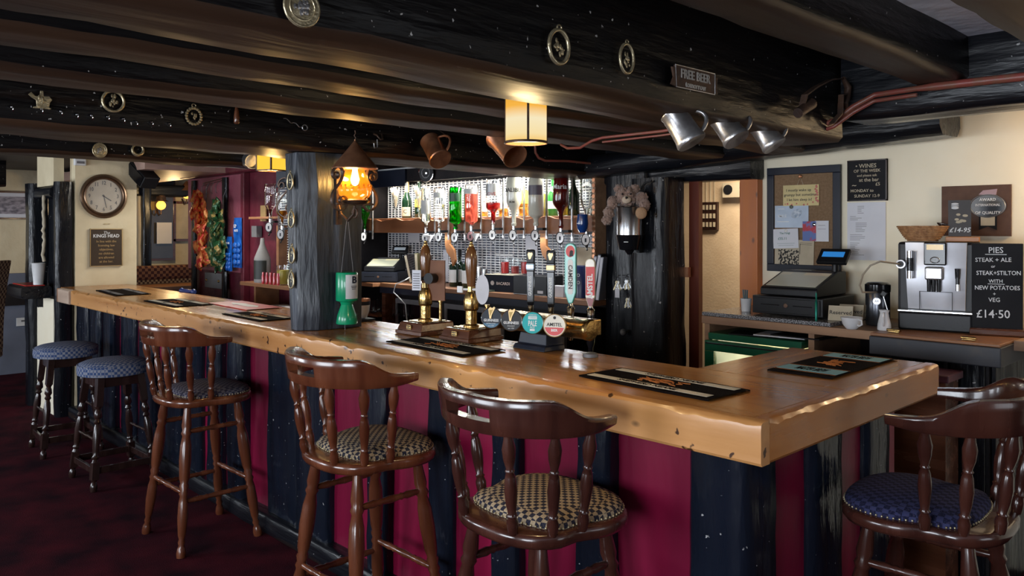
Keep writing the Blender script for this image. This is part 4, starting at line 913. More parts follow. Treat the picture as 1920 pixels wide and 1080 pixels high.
B().bx(-6.28,-5.84,3.93,YB-.003,1.085,1.118).build('worktop', M_shelf, bc, world=True, bev=.003)
B().bx(-5.83,-3.41,3.998,4.03,1.035,1.084).build('front_rail', M_navy, bc, world=True)
B().bx(-5.83,-5.78,4.02,YB,0,1.03).build('side_panel', M_mahog, bc, world=True); B().bx(-3.45,-3.41,4.02,YB,0,1.03).build('side_panel', M_wall_dark, bc, world=True)
B().bx(-6.28,-3.41,4.385,4.395,0,1.03).build('rear_board', M_wall_dark, bc, world=True)
B().bx(-6.28,-5.84,3.98,YB-.02,.82,.84).build('lower_shelf', M_shelf, bc, world=True)
fr_t = thing('bottle_fridge', 'black bottle fridge with grey trims under the back counter', 'fridge', (-4.7,4.2,0))
B().bx(-5.72,-3.70,4.10,4.37,.12,1.02).build('cabinet', M_blk, fr_t, world=True)
for k in range(3):
    x0 = -5.70+k*.67; b = B()
    for a in ((x0,x0+.64,.95,.99),(x0,x0+.64,.16,.20),(x0,x0+.03,.2,.95),(x0+.61,x0+.64,.2,.95)): b.bx(a[0],a[1],4.07,4.098,a[2],a[3])
    b.build('door_frame', M_grey, fr_t, world=True); B().bx(x0+.03,x0+.61,4.08,4.09,.2,.95).build('door_glass', M_blkgloss, fr_t, world=True)
# ---- bottles
def glass(name, col, rough=.02, ior=1.45): return mat(name, col, rough, trans=1.0, ior=ior, col2=col)
G_clear = glass('clear_glass', (.96,.98,.97)); G_green = glass('green_glass', (.06,.62,.10)); G_dkgreen = mat('dark_green_glass', (.006,.022,.010), .06, coat=.4)
G_brown = mat('brown_bottle_glass', (.045,.012,.004), .06, coat=.4); L_clear = glass('clear_spirit', (.93,.95,.95), ior=1.33); L_red = mat('red_spirit', (.50,.012,.012), .08, trans=.6, ior=1.34)
L_pink = mat('pink_spirit', (.85,.20,.14), .08, trans=.6, ior=1.34, col2=(.80,.11,.06)); L_amber = mat('amber_spirit', (.80,.28,.02), .06, trans=.75, ior=1.34); L_green = mat('green_spirit', (.03,.50,.05), .06, trans=.7, ior=1.34)
L_milk = mat('milky_liqueur', (.70,.71,.62), .22, coat=.5); L_maria = mat('dark_red_liqueur', (.13,.006,.006), .08, coat=.5, col2=(.05,.006,.004)); M_lab = mat('pale_label', (.62,.64,.64), .5)
M_yel = mat('yellow_label', (.62,.48,.06), .5)
GRP_O = 'upside-down spirit bottles on the optics'
def bottle(label, loc, H, r, gm, lm=None, fill=.75, inv=False, neck=.32, nr=.3, shoulder=.12, lab=None, group=None, cap=None, txt=None, txtm=None, taper=1.0, rz=.55, cat='bottle', band=None):
    t = thing('spirit_bottle' if inv else 'bottle', label, cat, loc, rz, group)
    hb = H*(1-neck-shoulder); hs = hb+H*shoulder
    pr = [(r*.90*taper,0),(r*taper,H*.02),(r*(taper+1)/2,hb*.5),(r,hb)]
    for k in range(1,5):
        u = k/4; pr.append((r*(nr+(1-nr)*(.5+.5*math.cos(PI*u))), hb+(hs-hb)*u))
    pr += [(r*nr*.92,H*.93),(r*nr*1.15,H*.935),(r*nr*1.15,H*.97),(r*nr*.95,H)]
    fz = (lambda z: H-z) if inv else (lambda z: z)
    outp = [(a, fz(z)) for a, z in pr]
    w = .0035
    if gm is not None and lm is not None:
        inn = [(max(a-w,.002), fz(min(max(z, w*1.5), H))) for a, z in pr][::-1]
        B().lathe(outp+inn, seg=22, capb=True, capt=True).build('glass', gm, t, smooth=45)
        zl = H*(1-fill) if inv else H*fill
        def rad(z):
            for (a,z0),(c,z1) in zip(pr,pr[1:]):
                if z0 <= z <= z1 and z1 > z0: return a+(c-a)*(z-z0)/(z1-z0)
            return pr[-1][0]
        if inv: zz = [zl]+[z for a, z in pr if z > zl+.002 and z < H*.93]+[H*.93]
        else: zz = [w*2]+[z for a, z in pr if w*2 < z < zl]+[zl]
        B().lathe([(max(rad(z)-w-.0006,.001), fz(z)) for z in zz], seg=20).build('liquid', lm, t, smooth=45)
    else:
        B().lathe(outp, seg=22).build('glass', gm or lm, t, smooth=45)
    if lab:
        (z0, z1, m) = lab; rr = r*1.012+.0005
        B().grid([[(rr*math.sin(a), -rr*math.cos(a), fz(z)) for a in [-1.1+2.2*k/10 for k in range(11)]] for z in (H*z0, H*z1)]).build('label', m, t, smooth=60)
    if cap: B().cyl((0,0,fz(H*cap[1])),(0,0,fz(H*1.004)), r*nr*1.2, seg=14).build('cap', cap[0], t, smooth=40)
    if txt:
        b = B(); rr = r*1.03
        for (s, size, z) in txt: b.text(s, size, Matrix.Translation((0,-rr,z)) @ FRONT, .0006, bold=.01)
        for v in b.bm.verts:
            a = v.co.x/rr; q = -v.co.y; v.co.x, v.co.y = q*math.sin(a), -q*math.cos(a)
        b.build('lettering', txtm or M_ink, t)
    return t
def optic(label, p, m_badge, hf=.0, strip=True, funnel=None, group='optic measures under the bottles'):
    """p: point at the bottle mouth"""
    t = thing('optic', label, 'optic', tuple(p), 0, group)
    if strip: B().bx(.060,.072,.035,.045,-.09,.36).build('bracket_strip', M_pewter, t)
    b = B(); b.bx(-.012,.066,.0,.036,-.030,-.012); b.build('clamp', M_blk, t)
    B().cyl((0,0,-.03),(0,0,.012), .014).build('collar', M_chrome, t, smooth=40)
    B().cyl((0,0,-.085),(0,0,-.030), .016, .021, 14).build('measure', mat('optic_'+label[:6], (.75,.78,.8), .1, trans=.7) if False else M_opt, t, smooth=40)
    a = .75; M = Matrix.Translation((0,-.012,-.066)) @ Matrix.Rotation(a,4,'Z') @ FRONT
    B().prism(circle(.030,22,ry=.042), 0, .010, M).build('badge_rim', M_blk, t, smooth=30)
    B().prism(circle(.0245,22,ry=.036), .010, .012, M).build('badge', m_badge, t)
    b = B(); b.bx(-.006,.006,-.0125,-.012,-.016,.010, Matrix.Translation((0,-.012,-.066)) @ Matrix.Rotation(a,4,'Z')); b.build('badge_mark', M_navy, t)
    b = B(); b.cyl((0,0,-.115),(0,0,-.085), .009, .014); b.tube([(0,0,-.10),(.02,-.02,-.125),(.03,-.03,-.135)], .006, 6); b.build('spout', M_blk, t, smooth=50)
    if funnel: B().lathe([(.004,-.03),(.012,-.01),(.035,.03),(.034,.031),(.010,-.008)], seg=14, o=(.045,.0,-.075)).build('tap_funnel', M_whitem, t, smooth=40)
    return t
M_opt = mat('optic_plastic', (.7,.72,.74), .12, trans=.5)
M_pinkb = mat('pink_badge', (.50,.22,.24), .4)
#            px  w  ytop ybody yneck
YO = 4.075
def opt(px, w, yt, yn, gm, lm, fill, label, neck=.22, nr=.34, sh=.10, badge=None, funnel=False, **k):
    p = at(px, yn, Y=YO); q = at(px, yt, Y=YO); d = -FX*-p.x if False else (p.x*FX+p.y*FY); r = w/2*d/FP
    bottle(label, tuple(p), q.z-p.z, r, gm, lm, fill, inv=True, neck=neck, nr=nr, shoulder=sh, group=GRP_O, **k)
    optic('optic measure holding the '+label.replace('upside-down ',''), p, badge or M_wire, funnel=funnel)
opt(684, 21, 355, 430, G_green, L_green, .42, 'upside-down pale green bottle beside the timber pillar', neck=.16, nr=.3, sh=.26)
opt(799, 19, 352, 431, G_clear, L_clear, .7, 'upside-down clear square bottle left of its twin', neck=.16, nr=.4, sh=.05, lab=(.30,.62,M_lab), funnel=True)
opt(824, 23, 352, 429, G_clear, L_clear, .6, 'upside-down clear bottle with a small red label, left of the green one', neck=.16, nr=.3, sh=.05, lab=(.12,.25,M_lab))
opt(854, 24, 351, 430, G_green, L_green, .9, 'upside-down bright green gin bottle', neck=.10, nr=.34, sh=.09, lab=(.14,.34,mat('dark_green_label',(.03,.10,.055),.4)))
opt(884, 27, 346, 427, G_clear, L_pink, .82, 'upside-down clear bottle of pink gin', neck=.08, nr=.34, sh=.08, lab=(.10,.22,M_lab), badge=M_pinkb, funnel=True)
opt(925, 28, 336, 424, G_clear, L_red, .50, 'upside-down clear bottle half full of dark red liquor', neck=.28, nr=.34, sh=.12, lab=(.10,.36,mat('silver_label',(.42,.44,.46),.3,.4)), txt=[('OVS',.035,.24)], txtm=mat('red_print',(.35,.05,.04),.5))
opt(963.5, 29, 333, 424, None, L_milk, 1, 'upside-down white coconut rum bottle with curved black lettering', neck=.22, nr=.30, sh=.32, txt=[('MALIBU',.044,.262),('RUM',.020,.175)])
opt(1005, 29, 333, 424, None, L_milk, 1, 'upside-down milky white bottle with a dark round badge', neck=.14, nr=.32, sh=.10, lab=(.16,.36,mat('dark_oval',(.13,.12,.16),.4)))
opt(1052, 32, 330, 428, None, L_maria, 1, 'upside-down dark red coffee liqueur bottle with white script', neck=.28, nr=.26, sh=.22, taper=.84, txt=[('Maria',.048,.285)], txtm=M_chalk)
opt(1100, 24, 330, 431, G_clear, L_clear, .4, 'upside-down clear tulip shaped whisky bottle above the blue glass', neck=.26, nr=.24, sh=.30)
p = at(1096,436,Y=4.0)
t = thing('blue_glass', 'blue tinted upturned glass hung at the optic under the clear whisky bottle', 'glass', tuple(p+Vector((0,-.02,-.0))))
B().lathe([(.020,.0),(.036,.03),(.040,.06),(.034,.12),(.032,.12),(.037,.06),(.033,.032),(.018,.003)], seg=22).build('bowl', mat('blue_glass', (.01,.05,.22), .15, coat=.4), t, smooth=50)
b = B(); b.cb((0,-.040,.06),(.03,.001,.006)); b.build('mark', M_paper, t)
# ---- bottles standing on the shelf
def std(px, h, r, gm, label, yb=407, Y=4.30, **k):
    p = at(px, yb, Y=Y); p.z = 1.6845; return bottle(label, tuple(p), h, r, gm, **k)
p = std(763, .335, .046, G_dkgreen, 'standing dark green champagne bottle with gold neck and pale label', neck=.26, nr=.36, shoulder=.30, lab=(.06,.30,M_papery), cap=(M_gold,.70), txt=[('C',.05,.06)])
std(786, .33, .040, G_dkgreen, 'dark green wine bottle behind the right champagne flute', Y=4.33, neck=.3, nr=.34, shoulder=.2, lab=(.3,.5,M_yel))
for i, (px, l) in enumerate(((742,'left'),(786,'right'))):
    p = at(px, 407, Y=4.24); p.z = 1.6845; t = thing('champagne_flute', 'champagne flute stuffed with cream feathers, %s of the champagne bottle' % l, 'flute', tuple(p))
    B().lathe([(.034,0),(.033,.004),(.006,.010),(.005,.075),(.016,.095),(.030,.14),(.033,.20),(.030,.24),(.028,.24),(.031,.20),(.028,.142),(.004,.085)], seg=20, capt=False).build('glass', G_clear, t, smooth=50)
    b = B(); r = random.Random(i)
    for k in range(9):
        a = r.uniform(0,6.28); q = .012; b.tube([(q*.3*math.cos(a),q*.3*math.sin(a),.11),(q*math.cos(a),q*math.sin(a),.18),(.034*math.cos(a),.034*math.sin(a),.24),(.05*math.cos(a),.05*math.sin(a),.265+.02*r.random())], [.006,.011,.012,.004], 6)
    b.build('feathers', mat('cream_feather', (.72,.62,.46), .9), t, smooth=60)
yy = 'on the shelf'
std(908, .22, .034, G_clear, 'clear bottle with a cream label %s behind the red liquor bottle' % yy, lm=L_amber, fill=.55, lab=(.2,.55,M_papery), neck=.3)
std(944, .27, .042, G_clear, 'amber filled bottle with a pale label %s left of the white rum' % yy, lm=L_amber, fill=.5, lab=(.25,.6,M_paper))
std(982, .25, .044, G_clear, 'squat amber bottle %s between the two white bottles' % yy, lm=L_amber, fill=.45, lab=(.4,.8,M_yel))
std(1014, .29, .036, mat('olive_glass',(.20,.19,.03),.08,coat=.3), 'olive yellow bottle %s right of the white bottles' % yy, neck=.34, lab=(.42,.52,M_yel), Y=4.23)
std(1036, .31, .040, mat('leaf_green_glass',(.02,.16,.03),.08,coat=.3), 'green bottle with a white oval label %s behind the liqueur bottle' % yy, neck=.26, shoulder=.2, lab=(.18,.36,M_lab), Y=4.33)
std(1075, .34, .046, G_dkgreen, 'tall dark green bottle %s behind the whisky bottle' % yy, neck=.3, nr=.34, shoulder=.26)
std(1060, .25, .036, G_clear, 'yellow filled bottle %s beside the tall dark green one' % yy, lm=mat('yellow_spirit',(.80,.55,.04),.06,trans=.6,ior=1.34), fill=.7, Y=4.26)
std(1118, .30, .040, G_clear, 'clear bottle with yellow top %s at its right end' % yy, lm=L_clear, fill=.4, cap=(M_yel,.8), Y=4.33)
p = at(1130,404,Y=4.22); p.z = 1.6845
tag(B().lathe([(.04,0),(.043,.17),(.041,.17),(.038,.005)], seg=24).build('steel_tumbler', M_steel, None, 40, loc=tuple(p)), 'steel cocktail tumbler at the right end of the back bar shelf', 'tumbler')
# ---- things on the mesh
for i, (px, py, w, h, m, l) in enumerate(((776,445,.17,.09,M_paper,'pale blue sheet clipped to the mesh above the back till'),(836,498,.07,.28,M_paper,'narrow printed sheet on the mesh behind the first hand pump'),(997,460,.13,.15,M_paper,'pale sheet on the mesh left of the wooden bracket'),(1096,482,.14,.14,M_papery,'cream square sheet on the mesh behind the green tap handle'),(946,478,.2,.02,M_whitem,'white strip label on the mesh left of the tap handles'))):
    tag(B().bx(-w/2,w/2,-.003,0,-h/2,h/2).build('paper_sheet', m, None, loc=at(px,py,Y=YB-.004)), l, 'paper')
# ---- back counter items
def tl(px, py, Y=4.2, z=1.1205): p = at(px, py, Y=Y); p.z = z; return p
def till(name, label, cat, loc, rz, s, screen_m, disp=True):
    t = thing(name, label, cat, loc, rz)
    B().bx(-.205*s,.205*s,-.20*s,.20*s,.008*s,.108*s).build('cash_drawer', M_blk if disp == 'blue' else M_navy, t, bev=.004*s)
    B().bx(-.192*s,.192*s,-.206*s,-.200*s,.018*s,.098*s).build('drawer_front', M_blk if disp == 'blue' else M_navy, t, bev=.002)
    b = B()
    for x in (-.095,.095): b.bx((x-.055)*s,(x+.055)*s,-.2068*s,-.2058*s,.058*s,.063*s)
    b.build('drawer_slot', M_blkgloss, t)
    B().cyl((0,-.206*s,.06*s),(0,-.2105*s,.06*s),.012*s,seg=16).build('drawer_lock', M_chrome, t, smooth=40)
    b = B(); prof = [(-.185,.112),(-.185,.15),(-.175,.158),(.06,.235),(.075,.240),(.185,.240),(.185,.112)]
    M = Matrix(((0,0,1,0),(1,0,0,0),(0,1,0,0),(0,0,0,1)))
    b.prism([(y*s,z*s) for y, z in prof], -.165*s, .165*s, M); b.build('till_body', M_blk, t, bev=.006*s)
    a = math.atan2(.077,.235); M2 = Matrix.Translation((0,-.0575*s,.1975*s)) @ Matrix.Rotation(a,4,'X')
    B().bx(-.145*s,.145*s,-.105*s,.105*s,0,.003*s,M2).build('touch_screen', screen_m, t)
    B().bx(-.12*s,-.0*s,.10*s,.16*s,.2405*s,.243*s).build('receipt_lid', M_grey, t); 
    if disp:
        B().cyl((.13*s,.12*s,.24*s),(.13*s,.12*s,.285*s),.018*s).build('display_stalk', M_blk, t, smooth=40)
        M3 = Matrix.Translation((.13*s,.10*s,.325*s)) @ Matrix.Rotation(-.75,4,'X')
        B().bx(-.085*s,.085*s,-.012*s,.012*s,-.052*s,.052*s,M3).build('display_head', M_blk, t, bev=.005*s)
        B().bx(-.062*s,.062*s,-.0135*s,-.0125*s,-.012*s,.026*s,M3).build('display_screen', mat('lit_display_%s'%name, (.02,.05,.1), .2, emis=(.03,.25,.70) if disp == 'blue' else (.35,.38,.4), estr=.6 if disp == 'blue' else .5), t)
    return t
def screen_mat(name, cols, s):
    m = mat(name, cols[0], .25, emis=cols[0], estr=s); nt = m.node_tree; N = nt.nodes; L = nt.links; p = N['Principled BSDF']
    tc = [n for n in N if n.type == 'TEX_COORD'][0]; mp = N.new('ShaderNodeMapping'); mp.inputs['Scale'].default_value = (14,5,1); L.new(tc.outputs['Object'], mp.inputs[0])
    w = N.new('ShaderNodeTexWhiteNoise'); w.noise_dimensions = '2D'; sn = N.new('ShaderNodeVectorMath'); sn.operation = 'FLOOR'; L.new(mp.outputs[0], sn.inputs[0]); L.new(sn.outputs[0], w.inputs['Vector'])
    cr = N.new('ShaderNodeValToRGB'); cr.color_ramp.interpolation = 'CONSTANT'; cr.color_ramp.elements[0].color = (*cols[0],1); cr.color_ramp.elements[1].position = .7; cr.color_ramp.elements[1].color = (*cols[1],1); e = cr.color_ramp.elements.new(.4); e.color = (*cols[2],1)
    L.new(w.outputs['Value'], cr.inputs[0]); L.new(cr.outputs[0], p.inputs['Emission Color']); L.new(cr.outputs[0], p.inputs['Base Color'])
    return m
till('back_till', 'smaller dark till with a yellow screen on the back counter by the pillar', 'till', tuple(tl(722,525,4.15,1.1185)), .62, .86, screen_mat('yellow_screen', ((.36,.34,.20),(.44,.40,.24),(.30,.30,.22)), .55))
for i, (px, m, h, a, l) in enumerate(((778,M_dark,.25,-.22,'dark brown menu book leaning on the back counter'),(790,mat('olive_book',(.22,.20,.09),.6),.26,-.06,'olive green menu book standing between two brown ones'),(800,M_mahog,.24,.02,'reddish brown menu book nearest the optics on the back counter'))):
    t = thing('menu_book', l, 'book', tuple(tl(px,505,4.22)), .5); M = Matrix.Rotation(a,4,'Y')
    B().bx(-.014,.014,-.08,.08,.003,h,M).build('cover', m, t, bev=.002); B().bx(-.010,.010,-.083,-.079,.008,h-.006,M).build('page_block', M_papery, t)
t = thing('card_reader', 'white card reader lying on the back counter', 'card reader', tuple(tl(794,528,4.10)), .35); M = Matrix.Rotation(.25,4,'X')
B().bx(-.055,.055,-.09,.09,.028,.050,M).build('body', M_whitem, t, bev=.012); B().bx(-.04,.04,-.05,.06,.0505,.052,M).build('screen', M_blkgloss, t)
B().bx(-.04,.04,.02,.08,.0,.04).build('stand', M_whitem, t)
t = tag(B().tube([at(768,520,Y=4.1),at(760,525,Y=3.99),at(742,533,Y=3.95),at(738,548,Y=3.95),at(760,570,Y=3.98),at(763,600,Y=3.98)], .005, 7).build('white_cable', M_whitem, None, 60), 'white cable drooping off the edge of the back counter', 'cable')
for i, (px, Y, l) in enumerate(((851,4.17,'leftmost'),(862,4.24,'middle'),(875,4.17,'rightmost'))):
    bottle('dark wine bottle with a white label on the back counter, %s of three' % l, tuple(tl(px,525,Y)), .30, .038, G_dkgreen, neck=.30, nr=.36, shoulder=.14, lab=(.12,.46,M_lab), group='wine bottles behind the hand pumps', rz=.3, cap=(M_blk,.80))
for i, (px, Y, h, l) in enumerate(((899,4.20,.17,'tallest steel measure on the back counter, leftmost'),(909,4.23,.15,'second tall steel measure on the back counter'),(917,4.20,.11,'middling steel measure right of the tall ones'),(913,4.10,.06,'short steel measure in front of the tall ones'),(921,4.09,.055,'small steel measure beside the black carton'))):
    tag(B().lathe([(.022,0),(.026,h),(.024,h),(.020,.004)], seg=18).build('steel_measure', M_steel, None, 40, loc=tuple(tl(px,530,Y))), l, 'measure', 'steel measures beside the cartons')
tag(B().bx(-.09,.09,-.06,.06,0,.012).build('drip_mat', mat('green_drip_mat',(.05,.07,.05),.8), None, loc=tuple(tl(912,540,4.06)), rz=0), 'dark ribbed drip mat on the back counter edge', 'mat')
t = thing('carton', 'black carton printed BACARDI on the back counter', 'carton', tuple(tl(952,530,4.17)), .18)
B().bx(-.15,.15,-.10,.10,0,.125).build('box', mat('navy_card',(.008,.010,.018),.6,spec=.15), t, bev=.002); B().bx(-.15,.15,-.10,.10,.1255,.128).build('top_liner', M_papery, t)
b = B(); b.text('BACARDI', .030, fr(.03,.062,-.101), .0005, bold=.02); b.prism(circle(.017,18), .0, .001, fr(-.07,.064,-.1)); b.build('lettering', mat('carton_print',(.50,.42,.38),.6), t)
t = thing('carton', 'plain black carton right of the lettered one', 'carton', tuple(tl(1009,540,4.13)), .12)
B().bx(-.15,.15,-.10,.10,0,.135).build('box', M_blk, t, bev=.002); b = B(); b.bx(.07,.12,-.1008,-.1,.015,.035); b.bx(-.15,.15,-.1006,-.1,.002,.005); b.build('print', M_paper, t)
for i, (px, z, Y, l) in enumerate(((947,1.249,4.17,'red filled glass on the lettered carton'),(985,1.2565,4.16,'red filled glass on the plain carton'),(966,1.1205,4.33,'red filled glass behind the cartons'))):
    t = thing('red_glass', l, 'glass', tuple(tl(px,510,Y,z)), 0, 'red filled glasses on the back bar'); h = .12 if i < 2 else .24
    B().lathe([(.032,0),(.036,h),(.034,h),(.030,.004)], seg=20).build('glass', G_clear, t, smooth=40)
    B().lathe([(.0295,.006),(.031,h*.75)], seg=18).build('filling', mat('red_filling',(.55,.01,.01),.3) if i == 0 else bpy.data.materials['red_filling'], t, smooth=40)
t2 = thing('tin', 'tall dark blue tin behind the green tap handle', 'tin', tuple(tl(1090,545,4.14)), .3)
B().lathe([(.05,0),(.05,.215),(.046,.22)], seg=24).build('can', mat('dark_blue_tin',(.012,.022,.09),.3), t2, smooth=40)
b = B()
for (s,z) in (('o',.16),('o',.11)): b.text(s, .05, fr(0,z,-.0505), .0005)
b.build('print', M_lab, t2)
tag(B().bx(-.05,.05,-.04,.04,0,.075).build('small_box', M_paper, None, loc=tuple(tl(1050,545,4.1)), rz=.2), 'small white box on the back counter behind the tap handles', 'box')
for i, (px, m, h, a, l) in enumerate(((1110,mat('slate_blue_file',(.10,.11,.17),.5),.30,.20,'pale blue grey folder leaning at the right end of the back counter'),(1119,M_navy,.31,.17,'navy folder leaning between two others'),(1128,mat('pale_file',(.36,.37,.44),.5),.29,.12,'pale folder nearest the coin studded post'))):
    t = thing('folder', l, 'folder', tuple(tl(px,560,4.10)), .35, 'folders at the end of the back counter'); M = Matrix.Rotation(a,4,'Y')
    B().bx(-.012,.012,-.09,.09,.006,h,M).build('cover', m, t, bev=.002); B().bx(-.008,.008,-.092,-.089,.01,h-.008,M).build('page_block', M_paper, t)
for i in range(8):
    px = 700+10.5*i; p = tl(px,600,4.06+.07*(i%2),.8405)
    tag(B().lathe([(.030,0),(.033,.02),(.028,.075),(.030,.11),(.026,.11),(.024,.075),(.028,.02)], seg=16).build('tumbler', G_clear, None, 40, loc=tuple(p)), 'clear tumbler on the low shelf under the back till, %s from the left' % ORD[i], 'glass', 'tumblers on the dark low shelf')
# ---- ice bucket with teddy, keys
p = at(1180,468,Y=3.82)
t = thing('ice_bucket', 'steel ice bucket on a black bracket on the dark boarding', 'ice bucket', tuple(p))
B().lathe([(.074,.085),(.076,.25),(.080,.255),(.076,.26),(.072,.25),(.070,.10)], seg=32).build('bucket', M_steel, t, smooth=40)
B().lathe([(.012,-.03),(.03,-.005),(.062,.0),(.078,.07),(.081,.088),(.076,.088)], seg=32).build('bracket_cup', M_blkgloss, t, smooth=40)
B().bx(-.03,.03,.06,.085,-.02,.09).build('wall_plate', M_blk, t)
B().bx(.02,.05,-.079,-.074,.045,.049).build('mark', M_chalk, t)
M_fur = mat('brown_plush', (.30,.20,.16), .95, col2=(.20,.125,.095), scale=60, bump=1, bscale=160, bdist=.006, sheen=.3); M_fur2 = mat('pale_plush', (.62,.50,.38), .95, bump=.8, bscale=160)
q = thing('teddy_bear', 'brown curly teddy bear sitting in the ice bucket', 'soft toy', (p.x-.005, p.y-.02, p.z+.262), TH-.15)
def fuzzy(b, c, r, n, seed, sc=(1,1,1)):
    rr = random.Random(seed); b.ball(c, r*.92, 14, 9, sc)
    for k in range(n):
        a, u = rr.uniform(0,6.28), rr.uniform(-.95,.95); w = math.sqrt(1-u*u)
        b.ball((c[0]+r*.88*sc[0]*w*math.cos(a), c[1]+r*.88*sc[1]*w*math.sin(a), c[2]+r*.88*sc[2]*u), r*rr.uniform(.16,.26), 6, 4)
    return b
fuzzy(B(), (0,0,.055), .066, 90, 1, (1,.9,.85)).build('head', M_fur, q, smooth=70)
fuzzy(B(), (-.045,.0,.10), .03, 30, 2).build('ear', M_fur, q, smooth=70); fuzzy(B(), (.048,.0,.10), .03, 30, 3).build('ear', M_fur, q, smooth=70)
fuzzy(B(), (0,.01,-.04), .06, 20, 4, (1,.9,.9)).build('torso', M_fur, q, smooth=70)
b = B(); fuzzy(b, (-.085,-.02,.02), .034, 30, 5, (1,1,1.3)); fuzzy(b, (-.105,-.035,-.045), .034, 30, 6, (1,1,1.3)); fuzzy(b, (-.115,-.05,-.085), .033, 26, 7); b.build('arm', M_fur, q, smooth=70)
b = B(); fuzzy(b, (.085,-.01,.045), .042, 36, 8); fuzzy(b, (.105,-.03,.005), .036, 30, 9, (1,1,1.2)); b.build('arm', M_fur, q, smooth=70)
B().ball((0,-.062,.035), .028, 12, 8, (1,.8,.85)).build('muzzle', M_fur2, q, smooth=70)
b = B(); b.ball((0,-.086,.045), .008, 8, 6); b.build('nose', M_blk, q, smooth=70); b = B(); b.ball((-.024,-.062,.068), .006, 8, 6); b.ball((.024,-.062,.068), .006, 8, 6); b.build('eye', M_blk, q, smooth=70)
B().ball((.085,-.092,-.045), .034, 12, 8, (1,.5,1.05)).build('foot_pad', mat('tan_plush',(.46,.28,.16),.9,bump=.5,bscale=150), q, smooth=70)
def keys(label, px, py, n, seed, tagm=False):
    t = thing('key_bunch', label, 'keys', tuple(at(px,py,Y=4.06)), .2); r = random.Random(seed)
    b = B(); b.tube([(.012*math.cos(k*.52),0,-.012+.012*math.sin(k*.52)) for k in range(12)], .0015, 5, True); b.tube([(0,.03,.012),(0,0,.010),(0,-.004,.0)], .003, 5); b.build('ring', M_chrome, t, smooth=50)
    for k in range(n):
        a = (-.45+.9*k/(n-1)); M = Matrix.Translation((0,-.004*(k%3),-.022)) @ Matrix.Rotation(a,4,'Y'); b = B()
        b.prism(circle(.011,10,0,-.012), 0, .002, M @ FRONT); b.bx(-.0035,.0035,-.002,0,-.06-.006*(k%2),-.02,M); b.bx(.0035,.008,-.002,0,-.058,-.048,M)
        b.build('key', M_brassold if k % 2 else M_steel, t)
    if tagm: B().bx(-.016,.016,-.014,-.011,-.13,-.075).build('key_tag', M_paper, t)
keys('key bunch with a white tag, left of the other keys', 1159, 520, 6, 1, True)
keys('short key bunch hanging upper right of the tagged one', 1176, 518, 5, 2)
keys('fan of long keys hanging lowest under the ice bucket', 1178, 552, 7, 3)
kp = at(1174,622,Y=4.09); b = B(); b.ball((kp.x,kp.y-.03,kp.z), .022, 12, 8); b.cyl((kp.x,kp.y+.03,kp.z),(kp.x,kp.y-.02,kp.z), .010); b.build('knob', M_grey, bpy.data.objects['timber_boarding'], smooth=60, label='dull round knob')
# ---- left shelf unit beside the plum wall
YL = 3.2
su = thing('shelf_unit', 'small brown shelf unit between the plum wall and the pillar', 'shelving', (-6.4,3.25,0))
xa, xb = at(466,500,Y=YL).x, -5.78
for z0, z1, y0, x0 in ((1.10,1.13,3.12,xa),(1.675,1.695,3.2,xa),(.90,.92,3.14,xa+.25)): B().bx(x0,xb,y0,3.345,z0,z1).build('shelf_board', M_shelf, su, world=True, bev=.002)
B().bx(xa+.25,xa+.28,3.13,3.345,0,1.10).build('side_panel', M_shelf, su, world=True)
B().bx(at(512,500,Y=YL).x-.02,at(512,500,Y=YL).x+.02,3.24,3.345,1.13,1.62).build('divider', M_shelf, su, world=True)
b = B().bx(at(519,450,Y=3.3).x,xb,3.325,3.345,1.13,2.0); b.build('pale_back', M_back, su, world=True)
b = B()
for k in range(40): b.bx(at(519,450,Y=3.3).x,xb,3.318,3.322,1.14+k*.021,1.146+k*.021)
b.build('wire_mesh', M_wire, su, world=True, kind='stuff')
for (px, yt, yn, w, gm, lm, fill, l, m) in ((507,345,411,21,G_clear,L_maria,.28,'upside-down nearly empty dark rum bottle left of the pillar',M_whitem),(529,360,424,22,G_clear,L_amber,.45,'upside-down amber whisky bottle partly behind the pillar',M_whitem)):
    p = at(px, yn, Y=3.14); q2 = at(px, yt, Y=3.14); d = p.x*FX+p.y*FY; bottle(l, tuple(p), q2.z-p.z, w/2*d/FP, gm, lm, fill, inv=True, neck=.20, nr=.3, shoulder=.22, group=GRP_O)
    optic('optic measure holding the '+l.replace('upside-down ',''), p+Vector((0,0,0)), m)
tag(B().bx(-.05,.05,-.05,.0,-.05,.05).build('white_box', M_grey, None, loc=at(486,434,Y=3.34)), 'small grey box fixed under the upper shelf by the plum wall', 'box')
p = at(492,524,Y=3.21); p.z = 1.1305
t = thing('cone_bottle', 'grey cone topped bottle with a dark label on the shelf left of the pillar', 'bottle', tuple(p), .3)
B().lathe([(.068,0),(.070,.01),(.070,.20),(.066,.215),(.020,.33),(.016,.375),(.014,.38)], seg=28).build('body', mat('grey_ceramic',(.28,.28,.28),.5), t, smooth=40)
B().grid([[(.071*math.sin(a),-.071*math.cos(a),z) for a in [-.9+2.2*k/12 for k in range(13)]] for z in (.03,.19)]).build('label', mat('black_label',(.02,.025,.022),.5), t, smooth=60)
M_vial = mat('red_vial', (.55,.03,.05), .15, coat=.3)
for k in range(5):
    p = at(486+7*k,526,Y=3.10); p.z = 1.1305; r = tag(B().lathe([(.012,0),(.013,.06),(.010,.075),(.010,.095),(.008,.097)], seg=12).build('vial', M_vial, None, 40, loc=tuple(p+Vector((0,.035,0)))), 'small red shot bottle before the grey cone bottle, %s from the left' % ORD[k], 'bottle', 'red shot bottles on the left shelf')
p = at(531,528,Y=3.2); p.z = 1.1305; t = thing('yellow_jug', 'clear jug of yellow stirrers beside the pillar', 'jug', tuple(p))
